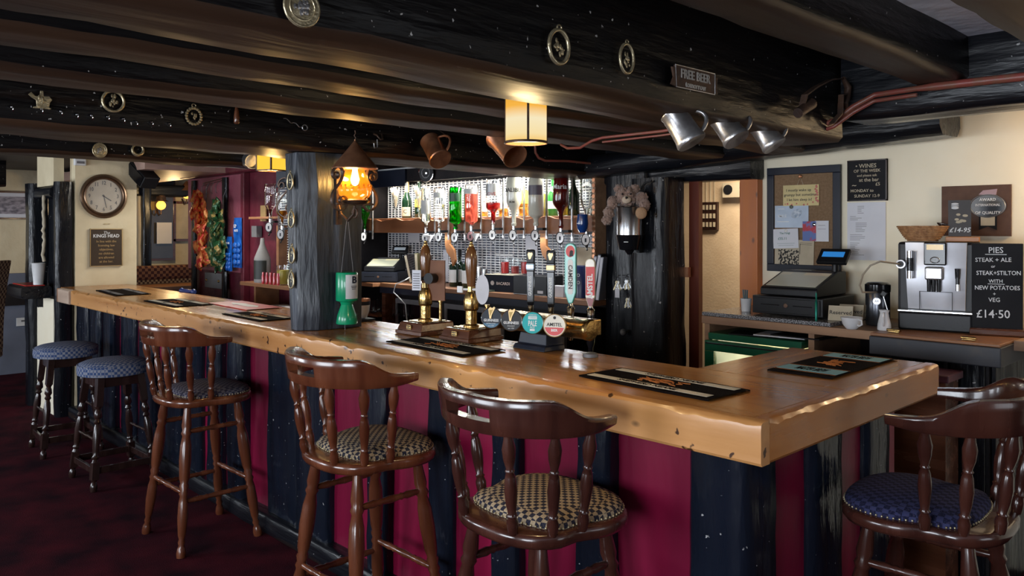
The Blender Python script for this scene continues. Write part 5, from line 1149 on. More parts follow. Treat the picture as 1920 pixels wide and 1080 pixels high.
B().lathe([(.05,0),(.054,.16),(.052,.16),(.047,.006)], seg=22).build('glass', G_clear, t, smooth=40); B().lathe([(.046,.008),(.05,.12)], seg=20).build('filling', M_yel, t, smooth=40)
tag(B().bx(-.10,.10,-.08,.08,0,.03).build('paper_stack', M_paper, None, loc=(at(521,553,Y=3.2).x,3.24,.921), rz=.1), 'stack of papers on the low shelf left of the pillar', 'papers')
tag(B().bx(-.05,.05,-.01,.0,-.07,.07).build('gilt_card', M_gold, None, loc=at(495,400,Y=3.33)), 'gilt edged card on the upper shelf beside the rum bottle', 'card')
# ------------------------------------------------------------------ on the bar top
def onbar(px, py, z=BT+.0012): return at(px, py, Z=z)
# hand pumps
def pump(label, x, y, clip):
    t = thing('hand_pump', label, 'beer pump', (x,y,BT+.001))
    M = Matrix(((0,0,1,0),(1,0,0,0),(0,1,0,0),(0,0,0,1)))
    b = B(); b.bx(-.10,.10,-.105,.105,0,.020); b.build('base_plinth', M_mahog, t, bev=.004)
    b = B(); rows = [[(-.092,-.097,.020),(.092,-.097,.020),(.092,.10,.020),(-.092,.10,.020)],[(-.086,-.086,.050),(.086,-.086,.050),(.086,.10,.050),(-.086,.10,.050)],[(-.080,-.080,.056),(.080,-.080,.056),(.080,.098,.056),(-.080,.098,.056)]]
    b.grid(rows, closeu=True, cap0=True, cap1=True); b.build('base_box', M_mahog, t, bev=.002)
    b = B(); b.bx(-.017,.017,-.0990,-.0955,.026,.046); b.build('name_plate', M_brass, t); b = B(); b.bx(-.013,.013,-.0996,-.0988,.029,.033); b.bx(-.013,.013,-.0996,-.0988,.038,.042); b.build('plate_mark', M_ink, t)
    B().bx(-.062,.062,-.06,.08,.056,.060).build('brass_top', M_brass, t, bev=.002)
    b = B(); b.lathe([(.036,.060),(.036,.066),(.028,.070),(.026,.072),(.026,.130),(.031,.134),(.033,.140),(.034,.175),(.026,.205),(.020,.215)], seg=24); b.build('brass_barrel', M_brass, t, smooth=40)
    b = B(); b.lathe([(.019,.213),(.018,.235),(.0155,.27)], seg=20); b.build('ferrule', M_brass, t, smooth=40)
    b = B(); b.lathe([(.0165,.222),(.019,.25),(.024,.30),(.0275,.345),(.027,.368),(.022,.395),(.014,.413),(.010,.417)], seg=24); b.build('handle', M_handle, t, smooth=50)
    B().lathe([(.010,.416),(.011,.422),(.006,.430),(.007,.436),(.002,.440)], seg=14).build('finial', M_brass, t, smooth=50)
    b = B(); b.cyl((.05,.05,.060),(.05,.05,.15), .008); b.cyl((.05,.05,.148),(.05,.05,.156),.013); b.build('side_rod', M_brass, t, smooth=40)
    return t
p1 = pump('left wooden hand pump with a brown clip board and a white tag', -3.02, 2.33, 0)
B().bx(.015,.10,-.004,.004,.155,.345).build('clip_board', mat('clip_wood',(.20,.085,.042),.5,spec=.2,col2=(.15,.06,.03)), p1, rz=.5)
b = B(); b.cyl((.045,.018,.26),(.060,-.03,.262), .022, .026, 18); b.cyl((0,-.03,.26),(.05,-.01,.262), .009); b.build('sucker_clip', M_blk, p1, smooth=40)
B().bx(-.048,-.004,-.05,-.048,.205,.300).build('price_tag', M_paper, p1, rz=.55); b = B()
for k in range(7): b.bx(-.043,-.010,-.0508,-.0502,.215+.011*k,.218+.011*k)
b.build('tag_print', M_ink, p1, rz=.55)
p2 = pump('right wooden hand pump with a white sucker disc', -2.695, 2.335, 1)
B().prism(circle(.030,24,ry=.066), 0, .004, Matrix.Translation((.052,.02,.225)) @ Matrix.Rotation(.75,4,'Z') @ FRONT).build('clip_disc', mat('white_plastic',(.62,.62,.68),.35), p2, smooth=40)
b = B(); b.cyl((-.03,-.03,.225),(.05,.018,.225), .0055); b.bx(-.055,-.02,-.036,-.030,.21,.238); b.build('sucker_clip', M_whitem, p2, smooth=40)
# beer font
ft = thing('beer_font', 'brass T-bar beer font with four taps and round badges', 'beer font', (-2.30,2.38,BT+.001))
b = B(); rows = [[(-.10,-.075,0),(.085,-.075,0),(.085,.05,0),(-.10,.05,0)],[(-.095,-.066,.018),(.08,-.066,.018),(.08,.05,.018),(-.095,.05,.018)],[(-.088,-.052,.022),(.073,-.052,.022),(.073,.05,.022),(-.088,.05,.022)],[(-.082,-.045,.066),(.067,-.045,.066),(.067,.05,.066),(-.082,.05,.066)]]
b.grid(rows, closeu=True, cap0=True, cap1=True); b.build('base_block', M_navy, ft, bev=.003)
b = B(); M = Matrix.Translation((-.31,0,.10)) @ Matrix.Rotation(PI/2,4,'Y'); b.lathe([(.036,0),(.040,.006),(.040,.55),(.043,.555),(.043,.575),(.036,.582),(.010,.584)], seg=32, M=M); b.build('brass_bar', M_brass, ft, smooth=40)
B().bx(-.31,.27,.0,.058,.075,.138).build('bar_housing', M_brass, ft, bev=.004)
def badge(i, x, kind):
    a = .52; M = Matrix.Translation((x,-.105,.118)) @ Matrix.Rotation(a,4,'Z') @ Matrix.Rotation(-.12,4,'X') @ FRONT
    B().cyl((x,-.03,.105),(x,-.095,.116), .012).build('badge_stem', M_brass, ft, smooth=40)
    cols = {'ga': ((.012,.018,.030),M_chrome), 'gb': ((.014,.013,.015),M_chrome), 'pale': ((.0,.38,.40),M_chrome), 'am': ((.72,.70,.62),M_gold)}[kind]
    bd = B().prism(circle(.044,36), -.012, .004, M).build('badge', mat('badge_'+kind, cols[0], .38, spec=.25), ft, smooth=40)
    B().tube([M @ Vector((.0438*math.cos(k*PI/20), .0438*math.sin(k*PI/20), .003)) for k in range(40)], .0021, 6, True).build('badge_rim', cols[1], bd, smooth=60)
    T = lambda y, z=.0045: M @ Matrix.Translation((0,y,z))
    if kind in ('ga','gb'):
        b = B(); b.prism([(-.006,-.004),(-.013,.036),(-.006,.046),(.004,.042),(.013,.048),(.018,.042),(.004,.012),(.001,-.004)], .004, .009, M); b.build('harp', M_gold, bd, bev=.001)
        b = B(); b.prism([(-.004,.004),(-.009,.034),(.001,.034),(.008,.036)], .009, .0096, M); b.build('harp_hollow', mat('harp_dark_'+kind,(.30,.20,.06),.4,.5), bd)
        b = B(); b.text('GUINNESS', .0150, T(-.0105), .0004, bold=.03, sx=.94); b.text('EXTRA COLD' if kind == 'ga' else 'DRAUGHT', .0066, T(-.0235), .0003); b.text('est 1759', .0075, T(-.033), .0003, shear=.3); b.build('lettering', M_chalk, bd)
        if kind == 'ga':
            B().prism([(.041*math.cos(q),.041*math.sin(q)) for q in [PI+.58+(PI-1.16)*k/14 for k in range(15)]], .004, .0043, M).build('blue_band', mat('badge_blue',(.03,.14,.24),.3), bd)
    elif kind == 'pale':
        b = B(); b.bx(-.018,.018,.014,.026,.0042,.0048,M); b.text('PALE', .030, T(-.003), .0004, sx=.55, bold=.02); b.text('CAMDEN', .008, T(.031), .0003); b.bx(-.010,.010,-.032,-.024,.0042,.0048,M); b.text('ALE', .012, T(-.018), .0003); b.build('lettering', M_chalk, bd)
        b = B(); b.text('CAMDEN', .0075, T(.020,.0050), .0002); b.build('teal_lettering', bpy.data.materials['badge_pale'], bd)
    else:
        b = B(); b.text('AMSTEL', .0185, T(.003), .0004, sx=.95, bold=.02); b.prism(circle(.006,14,0,.030), .004, .0046, M); b.build('lettering', M_ink, bd)
        B().prism([(.039*math.cos(q),.039*math.sin(q)) for q in [PI+.20+(PI-.40)*k/18 for k in range(19)]], .004, .0044, M).build('red_half', M_red, bd)
        b = B(); b.text('BIER', .0135, T(-.019,.0048), .0004, bold=.03); b.build('white_lettering', M_chalk, bd)
def taph(i, x, kind):
    y = .10
    B().cyl((x,.05,.105),(x,y+.01,.105), .013).build('tap_body', M_chrome, ft, smooth=40)
    a = .60; M = Matrix.Translation((x,y,0)) @ Matrix.Rotation(a,4,'Z')
    if kind == 'g':
        b = B(); b.cyl((x,y,.09),(x,y,.125), .016); b.cyl((x,y,.125),(x,y,.16), .010, .013); b.build('collar', M_chrome, ft, smooth=40)
        h = B(); rows = []
        for z, w in ((.16,.010),(.175,.0135),(.31,.0150),(.312,.0170),(.345,.0170),(.347,.0155),(.385,.0175),(.400,.0165),(.404,.012)): rows.append([M @ Vector((sx*w, sy*w*1.15, z)) for sx, sy in ((-1,-1),(1,-1),(1,1),(-1,1))])
        h = h.grid(rows, closeu=True, cap0=True, cap1=True).build('tap_handle', M_blkgloss, ft, bev=.004)
        bm = mat('blue_band_metal',(.25,.36,.5),.3,.7) if i == 0 else M_gold
        B().bx(-.0178,.0178,-.0205,.0205,.318,.340,M).build('band', bm, h, bev=.002)
        b = B(); b.prism([(-.004,0),(-.010,.022),(-.006,.030),(.004,.028),(.010,.030),(.012,.022),(.002,0)], 0, .003, M @ Matrix.Translation((0,-.0195,.362)) @ FRONT); b.build('harp', M_gold, h)
        b = B(); b.text('GUINNESS', .0185, M @ Matrix.Translation((0,-.0172,.245)) @ FRONT @ Matrix.Rotation(PI/2,4,'Z'), .0004, bold=.02); b.build('lettering', M_chalk, h)
    else:
        z0, z1, w = (.185,.435,.0245) if kind == 'c' else (.175,.375,.0200)
        b = B(); b.lathe([(.016,.085),(.018,.10),(.012,.13),(.017,.165),(.010,.175),(.008,.19)], seg=18, o=(x,y,0)); b.build('collar', M_chrome, ft, smooth=40)
        poly = [(w*math.cos(q), z1-w+w*math.sin(q)) for q in [PI*k/14 for k in range(15)]]+[(-w*.98,z0+.045),(-w*.35,z0),(w*.35,z0),(w*.98,z0+.045)]
        hm = mat('mint_green',(.10,.42,.36),.3,coat=.3) if kind == 'c' else mat('amstel_cream',(.66,.62,.50),.3,coat=.3)
        h = B().prism(poly, -.016, .016, M @ FRONT).build('tap_handle', hm, ft, bev=.004)
        T = lambda z, yy=-.0168: M @ Matrix.Translation((0,yy,z)) @ FRONT
        if kind == 'c':
            B().prism(circle(.0185,24,0,0,.024), -.001, .0012, T(z1-.034)).build('red_disc', M_red, h); B().prism([(-.004,-.022),(.012,-.020),(.012,.002),(.004,.006),(-.002,0)], .0012, .002, T(z1-.034)).build('dark_arch', M_ink, h)
            B().prism([(.011*math.cos(q),.062+.011*math.sin(q)) for q in [PI*k/8 for k in range(9)]]+[(.011*math.cos(q),-.062+.011*math.sin(q)) for q in [PI+PI*k/8 for k in range(9)]], -.001, .001, T(.295)).build('white_panel', M_whitem, h)
            b = B(); b.text('CAMDEN', .024, T(.295,-.0180) @ Matrix.Rotation(-PI/2,4,'Z'), .0004, bold=.02); b.build('lettering', M_ink, h)
        else:
            B().bx(-w*.9,w*.9,-.0178,-.016,z0+.05,z1-.034,M).build('red_panel', M_red, h); b = B(); b.text('AMSTEL', .030, T(.262,-.0182) @ Matrix.Rotation(PI/2,4,'Z'), .0004, bold=.03, sx=.95); b.build('lettering', M_chalk, h)
            B().prism([(-w*.8,.040),(w*.8,.040),(w*.3,.006),(-w*.3,.006)], 0, .0015, T(z0)).build('dark_red_tip', mat('dark_red',(.22,.01,.008),.3), h)
    if i == 3:
        b = B(); b.lathe([(.006,-.03),(.010,-.028),(.010,.01),(.017,.03),(.019,.075),(.014,.10),(.016,.13),(.012,.16)], seg=18, o=(x,y,0)); b.build('tap_nozzle', M_blkgloss, ft, smooth=40)
    else:
        b = B(); b.lathe([(.006,.03),(.009,.035),(.009,.07),(.014,.085),(.014,.12)], seg=14, o=(x,y,0)); b.build('tap_nozzle', M_chrome, ft, smooth=40)
for i, (bx_, k) in enumerate(((-.195,'ga'),(-.073,'gb'),(.050,'pale'),(.170,'am'))): badge(i, bx_, k)
for i, (hx, k) in enumerate(((-.165,'g'),(-.043,'g'),(.070,'c'),(.178,'a'))): taph(i, hx, k)
# bar runners
def runner(label, quad, base, stripe, txt, ornament=None, group=None, accent=None):
    """quad: near-left, near-right, far-right, far-left pixels of the mat on the bar top"""
    P = [onbar(*q) for q in quad]; c = sum(P, Vector())/4
    ux = ((P[1]-P[0])+(P[2]-P[3])).normalized(); rz = math.atan2(ux.y, ux.x)
    w = ((P[1]-P[0]).length+(P[2]-P[3]).length)/2; h = ((P[3]-P[0]).length+(P[2]-P[1]).length)/2
    t = thing('bar_runner', label, 'bar mat', (c.x,c.y,BT+.001), rz, group)
    b = B(); n = 24; rows = []
    rows = [[(-w/2+w*i/n, y, z+.0015*noise.noise(Vector((i*.4,y*9,c.x)))) for i in range(n+1)] for y, z in ((-h/2,.0),(-h/2,.005),(0,.0055),(h/2,.005),(h/2,0))]
    b.grid(rows); b.build('mat_cloth', base, t, smooth=30)
    if stripe:
        for s in (-1,1):
            B().bx(-w*.46,w*.46,s*h*.33-h*.085,s*h*.33+h*.085,.0068,.0075).build('stripe', stripe, t)
            b = B(); L = len(txt); b.text(txt, h*.145, fl(0,s*h*.33,.0077), .0003, sx=min(1.4, w*.50/(L*h*.095)), bold=.02); b.build('lettering', base, t)
            if accent:
                for q in (-1,1): B().bx(-w*.47,w*.47,s*h*.33+q*h*.105-.0015,s*h*.33+q*h*.105+.0015,.0068,.0073).build('piping', accent, t)
    if ornament:
        b = B(); r = random.Random(len(label))
        for k in range(26): 
            x, y = r.uniform(-1,1)*w*.13, r.uniform(-1,1)*h*.11; b.tube([(x,y,.0075),(x+r.uniform(-.03,.03),y+r.uniform(-.012,.012),.0078),(x+r.uniform(-.04,.04),y+r.uniform(-.015,.015),.0075)], .0016, 4)
        b.build('emblem', ornament, t)
    return t
M_clothb = mat('brown_black_cloth', (.010,.007,.007), .95, bump=.6, bscale=300, spec=.05); M_creamp = mat('cream_weave', (.72,.66,.56), .9, bump=.5, bscale=300, spec=.1); M_bluew = mat('pale_blue_weave', (.28,.52,.60), .9, bump=.5, bscale=300, spec=.1); M_orng = mat('rust_thread', (.50,.17,.05), .9, spec=.1)
runner('dark bar runner with cream lettered stripes in front of the beer font, toward the corner', ((1087,707),(1335,753),(1401,733),(1163,691)), M_clothb, M_creamp, 'SHEPHERD NEAME', M_orng)
runner('dark bar runner with pale blue stripes on the return of the bar', ((1437,694),(1558,711),(1686,675),(1570,662)), M_clothb, M_bluew, 'MASTER BREW', M_orng, accent=M_orng)
runner('dark bar runner with cream edges before the hand pumps', ((725,640),(868,671),(947,657),(800,634)), M_clothb, M_creamp, 'SHEPHERD NEAME', M_orng)
runner('dark patterned bar runner just left of the timber pillar', ((418,590),(496,604),(545,597),(476,584)), M_clothb, M_creamp, 'BREWERY', M_orng)
runner('dark patterned bar runner in front of the red mat, third from the pillar', ((274,565),(330,577),(397,571),(334,560)), M_clothb, M_creamp, 'ALE', M_orng)
runner('farthest dark bar mat near the clock wall', ((181,545),(225,556),(276,551),(240,542)), M_clothb, mat('grey_weave',(.12,.12,.13),.9), 'ALE', None)
t = runner('red bar mat with a white arrow shape, behind the dark mats', ((392,569),(466,583),(525,577),(452,565)), M_red, None, '', None)
B().prism([(-.20,0),(-.05,.05),(-.05,.03),(.14,.035),(.20,0),(.14,-.035),(-.05,-.03),(-.05,-.05)], .0065, .0072).build('white_arrow', M_whitem, t)
t = thing('blue_bar_cloth', 'rolled blue handle thing lying at the inner edge of the bar, far left', 'cloth', tuple(at(352,546,Y=2.47)), .1)
b = B(); b.turn((-.11,0,0),(.11,0,0),[(0,.014),(.08,.022),(.14,.015),(.5,.016),(.86,.015),(.92,.022),(1,.014)],12); b.build('roll', mat('blue_plastic',(.012,.035,.18),.4), t, smooth=50)
b = B(); b.cb((0,-.02,-.03),(.10,.06,.04)); b.build('mount', M_navy, t)
# painted mug behind the pillar
p = onbar(688,600); p = Vector((p.x+.0, min(p.y,2.39), BT+.001))
t = thing('painted_mug', 'white, blue and tan mug on a blue coaster peeking out behind the pillar', 'mug', (p.x,p.y,BT+.001))
B().bx(-.055,.055,-.055,.055,0,.012).build('coaster', M_navy, t, bev=.003)
B().lathe([(.022,.013),(.030,.016),(.042,.05),(.047,.085)], seg=26, capt=False).build('body', M_white, t, smooth=50); B().lathe([(.0471,.085),(.0475,.105)], seg=26, capb=False, capt=False).build('blue_band', M_navy, t, smooth=50); B().lathe([(.0475,.105),(.047,.118),(.043,.118),(.040,.09)], seg=26, capb=False, capt=True).build('tan_rim', M_copper, t, smooth=50)
tag(B().lathe([(.030,0),(.029,.012),(.02,.016)], seg=18).build('beer_drip_cap', M_grey, None, 40, loc=(-2.02,2.36,BT+.001)), 'small round grey drip cap on the bar under the brass font', 'cap')
# ------------------------------------------------------------------ right: till counter, coffee machine, noticeboard wall
YW = 4.297
M_gran = mat('granite', (.30,.30,.32), .25, col2=(.02,.02,.024), scale=190, lo=.44, hi=.56, detail=2)
tc_ = thing('till_counter', 'wooden till counter with a speckled granite slab along the cream wall', 'counter', (-1.9,4.0,0))
B().bx(-2.38,-1.475,3.69,4.29,1.090,1.130).build('worktop', M_board, tc_, world=True, bev=.002)
B().bx(-2.385,-1.68,3.70,4.28,1.1305,1.150).build('granite_slab', M_gran, tc_, world=True, bev=.002)
B().bx(-2.38,-2.35,3.72,4.29,0,1.089).build('side_panel', M_board, tc_, world=True); B().bx(-1.80,-1.77,3.72,4.29,0,1.089).build('side_panel', M_board, tc_, world=True)
B().bx(-2.38,-1.48,4.25,4.285,0,1.089).build('rear_board', M_wall_dark, tc_, world=True)
t = thing('drinks_fridge', 'green framed glass fronted fridge, lit inside, under the till counter', 'fridge', (-2.08,3.9,0))
B().bx(-2.34,-1.82,3.69,4.2,.10,.12).build('base', M_green, t, world=True); B().bx(-2.34,-1.82,3.69,4.2,1.01,1.045).build('lid', M_green, t, world=True, bev=.004)
B().bx(-2.34,-2.32,3.70,4.2,.12,1.01).build('side', M_green, t, world=True); B().bx(-1.84,-1.82,3.70,4.2,.12,.98).build('side', M_green, t, world=True)
B().bx(-2.32,-1.84,4.16,4.18,.12,.98).build('glowing_lining', mat('glowing_lining',(.75,.70,.45),.5,emis=(.85,.72,.36),estr=.55), t, world=True)  # lining itself glows, standing in for the fridge lamp's light
for x_ in (-2.318,-1.848): B().bx(x_,x_+.006,3.72,4.16,.12,1.0).build('pale_liner', M_whitem, t, world=True)
B().bx(-2.31,-1.85,3.72,4.16,.121,.125).build('pale_liner', M_whitem, t, world=True)
for z in (.35,.58,.80): B().bx(-2.32,-1.84,3.74,4.16,z,z+.008).build('wire_shelf', M_whitem, t, world=True)
b = B()
for a in ((-2.34,-1.82,.955,1.008),(-2.34,-1.82,.12,.17),(-2.34,-2.285,.17,.955),(-1.875,-1.82,.17,.955)): b.bx(a[0],a[1],3.655,3.688,a[2],a[3])
b.build('door_frame', M_green, t, world=True, bev=.003)
B().bx(-2.33,-1.83,3.648,3.655,.992,.999).build('chrome_strip', M_chrome, t, world=True); B().bx(-2.285,-1.875,3.668,3.672,.17,.955).build('door_glass', glass('door_glass',(.97,.98,.96),ior=1.1), t, world=True)
for i, (px, py, m, a, z, l) in enumerate(((1395,628,M_slate,.25,1.046,'dark magazine lying left on top of the green fridge'),(1440,632,M_paper,.1,1.053,'pale edged magazine in the middle on top of the green fridge'),(1470,634,M_slate,-.05,1.060,'black menu folder uppermost on top of the green fridge'))):
    p = at(px,py,Z=z+.01); tag(B().bx(-.13,.13,-.09,.09,0,.006).build('magazine', m, None, loc=(p.x,3.80,z), rz=a), l, 'magazine')
mb = thing('maroon_box', 'low maroon edged box behind the end of the bar', 'box', (-1.5,3.6,0)); B().bx(-1.80,-1.08,3.42,3.60,.985,1.015).build('lid', mat('maroon_edge',(.075,.018,.035),.4), mb, world=True, bev=.004); B().bx(-1.78,-1.10,3.45,3.60,0,.984).build('body', M_mahog, mb, world=True)
bl = thing('flap_cabinet', 'black painted cabinet with a thick hinged flap under the coffee machine', 'cabinet', (-1.2,3.9,0))
B().bx(-1.47,-.95,3.62,4.29,1.037,1.118).build('flap_edge', mat('black_paint_worn',(.022,.025,.035),.45,col2=(.05,.04,.035),scale=9,lo=.2,hi=.4), bl, world=True, bev=.004); B().bx(-1.468,-.955,3.63,4.29,1.1185,1.131).build('flap_top', M_shelf, bl, world=True, bev=.003)
B().bx(-1.45,-1.02,3.72,4.27,.03,1.036).build('body', M_wall_dark, bl, world=True); 
for i in range(3): B().bx(-1.44+.14*i,-1.31+.14*i,3.695,3.719,.06,1.03).build('front_board', TZ, bl, world=True, bev=.004)
B().bx(-1.018,-1.0,3.74,4.25,.05,1.03).build('side_board', TZ, bl, world=True, bev=.004)
for px, py in ((1677,621),(1818,636)):
    p = at(px,py,Z=1.136); b = B(); b.cb((p.x,p.y,1.137),(.05,.03,.006)); b.cyl((p.x-.028,p.y-.012,1.142),(p.x+.028,p.y-.012,1.142),.006); b.build('brass_hinge', M_brass, bl, world=True, smooth=30)
# till
TZ0 = 1.1505
till('till', 'black till with a blue lit customer display on the granite slab', 'till', (-1.955,3.985,TZ0), 0.0, .92, screen_mat('sandy_screen', ((.30,.27,.20),(.34,.29,.20),(.26,.25,.20)), .25), 'blue')
tag(B().lathe([(.006,0),(.007,.09),(.004,.095),(.004,.13),(.003,.135)], seg=12).build('pen', mat('teal_metal',(.0,.14,.10),.25,.6), None, 40, loc=(-1.765,3.73,TZ0)), 'slim teal and silver pen standing at the front right corner of the till', 'pen')
def can(name, label, cat, px, py, z, prof, m, **k):
    p = at(px, py, Z=z); return tag(B().lathe(prof, seg=26).build(name, m, None, 45, loc=tuple(p)), label, cat)
p = at(1402,584,Z=TZ0); t = thing('pen_pot', 'white pot of dark pens left of the till', 'pot', (p.x-.01,p.y,TZ0)); B().lathe([(.024,0),(.030,.07),(.028,.07),(.022,.004)], seg=20).build('pot', M_white, t, smooth=40)
for k in range(3): B().cyl((-.008+.006*k,0,.008),(-.022+.012*k,.008,.115),.004).build('pen', mat('pen_teal',(.03,.10,.12),.4) if k == 0 else bpy.data.materials['pen_teal'], t, smooth=40)
p = (-2.10,4.02,TZ0+.100)
t = thing('tiny_teapot', 'tiny white teapot on the left end of the cash drawer', 'teapot', (-2.115,3.93,TZ0+.1005)); B().ball((0,0,.022),.022,14,10).build('body', M_white, t, smooth=60); B().tube([(.018,0,.02),(.034,0,.026),(.040,0,.040)],.005,6).build('spout', M_white, t, smooth=60); B().tube([(-.016,0,.034),(-.034,0,.034),(-.034,0,.012),(-.018,0,.010)],.003,6).build('handle', M_white, t, smooth=60); B().ball((0,0,.047),.006,8,6).build('knob', M_white, t, smooth=60)
tag(B().lathe([(.020,0),(.022,.09),(.020,.09),(.018,.004)], seg=20).build('beaker', mat('frosted_beaker',(.6,.58,.60),.4,trans=.4), None, 40, loc=(-2.075,4.1,TZ0+.1005)), 'frosted beaker on the cash drawer beside the tiny teapot', 'beaker')
tag(B().bx(-.09,.09,-.002,.0,0,.13).build('leaning_card', M_papery, None, loc=(-2.02,4.20,TZ0+.001)), 'card with small pictures leaning on the wall behind the till', 'card')
# reserved signs, cup, jug
for i, (px, py, dz, l, txt) in enumerate(((1580,600,0,'front Reserved tent card','Reserved'),(1590,598,0,'Reserved tent card behind the front one','Reserved'))):
    p = at(px, py, Z=TZ0); t = thing('reserved_sign', l+' by the till', 'sign', (p.x+.012*i, p.y+.035*i-.02, 1.1315 if p.x > -1.68 else 1.151), .28)
    a = .38; b = B(); M = Matrix.Rotation(-a,4,'X'); b.bx(-.055,.055,-.001,.001,0,.075,Matrix.Translation((0,-.028,0)) @ M); b.bx(-.055,.055,-.001,.001,0,.075,Matrix.Translation((0,.028,0)) @ Matrix.Rotation(a,4,'X')); b.build('card', M_papery, t)
    b = B(); b.text(txt, .027, Matrix.Translation((0,-.028,0)) @ M @ fr(0,.040,-.0013), .0003, bold=.01); b.build('lettering', M_ink, t)
p = at(1597,617,Z=1.1315); t = thing('coffee_cup', 'wide white coffee cup before the Reserved cards', 'cup', (p.x,p.y,1.1315), -.25)
B().lathe([(.022,0),(.026,.004),(.040,.022),(.049,.055),(.046,.055),(.037,.022),(.022,.007)], seg=30).build('bowl', M_white, t, smooth=50); B().tube([(.044,-.01,.047),(.062,-.014,.046),(.064,-.014,.028),(.050,-.011,.020),(.040,-.01,.022)],.0045,8).build('handle', M_white, t, smooth=60)
def jug(label, px, py, s, rz):
    p = at(px,py,Z=1.132); t = thing('milk_jug', label, 'jug', (p.x,p.y,1.132), rz)
    B().lathe([(.030*s,0),(.033*s,.006*s),(.031*s,.03*s),(.021*s,.075*s),(.020*s,.085*s),(.025*s,.10*s),(.022*s,.10*s),(.017*s,.085*s),(.026*s,.03*s),(.026*s,.008*s)], seg=26).build('body', M_white, t, smooth=50)
    B().tube([(0,-.020*s,.088*s),(0,-.042*s,.086*s),(0,-.045*s,.05*s),(0,-.036*s,.025*s),(0,-.028*s,.024*s)],.005*s,8).build('handle', M_white, t, smooth=60)
jug('small white milk jug before the coffee machine', 1658, 619, .92, .25)
jug('white jug half hidden between coffee machine and chalkboard', 1806, 616, .95, -1.2)
# milk container
p = at(1641,610,Z=1.1315); t = thing('milk_container', 'black and steel milk container with a round emblem and a tube', 'container', (p.x,p.y+.03,1.1315), .3)
B().lathe([(.052,0),(.055,.006),(.055,.155),(.050,.165)], seg=32).build('body', mat('dark_steel',(.09,.095,.11),.25,.8), t, smooth=40); B().lathe([(.057,.160),(.058,.175),(.058,.195),(.045,.205),(.02,.208)], seg=32).build('lid', M_blkgloss, t, smooth=40)
B().prism(circle(.017,20), .0, .002, fr(0,.118,-.0552)).build('emblem', M_pewter, t); b = B(); b.text('AA', .014, fr(0,.118,-.0578), .0003); b.build('emblem_mark', M_ink, t)
B().cb((.03,-.045,.155),(.03,.05,.03),ry=.6).build('spout', M_blk, t, bev=.005); B().cyl((.028,-.066,.15),(.055,-.075,.055),.0035).build('straw', M_steel, t, smooth=40)
# coffee machine
p = at(1733,620,Z=1.1315)
cm = thing('coffee_machine', 'silver and black bean-to-cup coffee machine on the wooden flap', 'coffee machine', (p.x+.01,p.y+.15,1.132), .20)
w = .158
B().bx(-w,w,-.09,.19,.0,.402).build('housing', M_blk, cm, bev=.012)
B().bx(-.148,.150,-.150,-.09,.0,.082).build('drip_base', M_blk, cm, bev=.008); B().bx(-.150,.152,-.152,-.09,.0825,.092).build('drip_tray', M_steel, cm, bev=.002)
MS = mat('silver_panel', (.62,.63,.68), .34, .4, scale=6)
rows = []
for k in range(11):
    z = .095+(.400-.095)*k/10; f = k/10; hw0, hw1 = -.112-.012*f, .120+.006*f*1
    bow = -.118-.014*math.sin(PI*min(1,f*1.05))
    rows.append([(hw0,-.085,z),(hw0,bow+.012,z),(hw0*.5,bow,z),(0,bow-.003,z),(hw1*.5,bow,z),(hw1,bow+.012,z),(hw1,-.085,z)])
B().grid(rows, closeu=True, cap0=True, cap1=True).build('front_panel', MS, cm, smooth=50)
b = B()
for a in ((-.062,.072,.176,.178),(-.062,-.060,.096,.178),(.070,.072,.096,.178)): b.bx(a[0],a[1],-.1335,-.128,a[2],a[3])
b.build('panel_joint', M_ink, cm)
B().bx(-.042,.050,-.150,-.10,.298,.402).build('display_block', M_blkgloss, cm, bev=.006); B().bx(-.030,.038,-.1515,-.150,.368,.392).build('display', mat('lit_amber_display',(.3,.2,.03),.2,emis=(.75,.45,.06),estr=.4), cm)
B().tube([(.004+.018*math.cos(k*PI/12), -.153, .322+.013*math.sin(k*PI/12)) for k in range(24)], .0022, 6, True).build('emblem_ring', M_chrome, cm, smooth=60)
b = B(); b.text('jura', .016, fr(.004,.322,-.1515), .0004, bold=.02); b.build('emblem_mark', M_chalk, cm)
b = B(); b.cb((.002,-.155,.262),(.075,.04,.06)); b.build('spout_block', M_pewter, cm, bev=.008)
for x in (-.018,.0,.022): B().cyl((x,-.165,.18),(x,-.165,.262),.008,.010).build('coffee_spout', M_blkgloss, cm, smooth=40)
b = B(); b.cyl((-.098,-.145,.235),(-.098,-.145,.362),.0135); b.build('steam_wand', M_chrome, cm, smooth=40); B().cyl((-.098,-.145,.27),(-.098,-.145,.33),.0148).build('wand_grip', M_blkgloss, cm, smooth=40)
b = B(); b.cyl((.093,-.143,.19),(.093,-.143,.245),.008); b.cyl((.093,-.14,.24),(.093,-.14,.285),.010,.012); b.build('water_spout', M_blkgloss, cm, smooth=40); B().cyl((.093,-.143,.186),(.093,-.143,.215),.0085).build('spout_tip', M_chrome, cm, smooth=40)
B().cyl((-.138,-.115,.30),(-.138,-.145,.30),.020,seg=18).build('tube_socket', M_pewter, cm, smooth=40); B().cyl((-.138,-.144,.30),(-.138,-.148,.30),.014,seg=18).build('socket_cap', M_blk, cm, smooth=40)
mc = bpy.data.objects['milk_container'].location; RM = Matrix.Translation(cm.location) @ Matrix.Rotation(.20,4,'Z'); b = B(); b.tube([RM @ Vector((-.138,-.150,.300)), at(1650,490,d=3.52), at(1632,498,d=3.55), at(1618,515,d=3.58), at(1612,535,d=3.62), at(1617,548,d=3.64), mc+Vector((.015,-.04,.16))], .0042, 8)
tag(b.build('milk_tube', mat('beige_tube',(.38,.32,.24),.4), None, 60), 'thin beige milk tube curving from the coffee machine to the black container', 'tube')
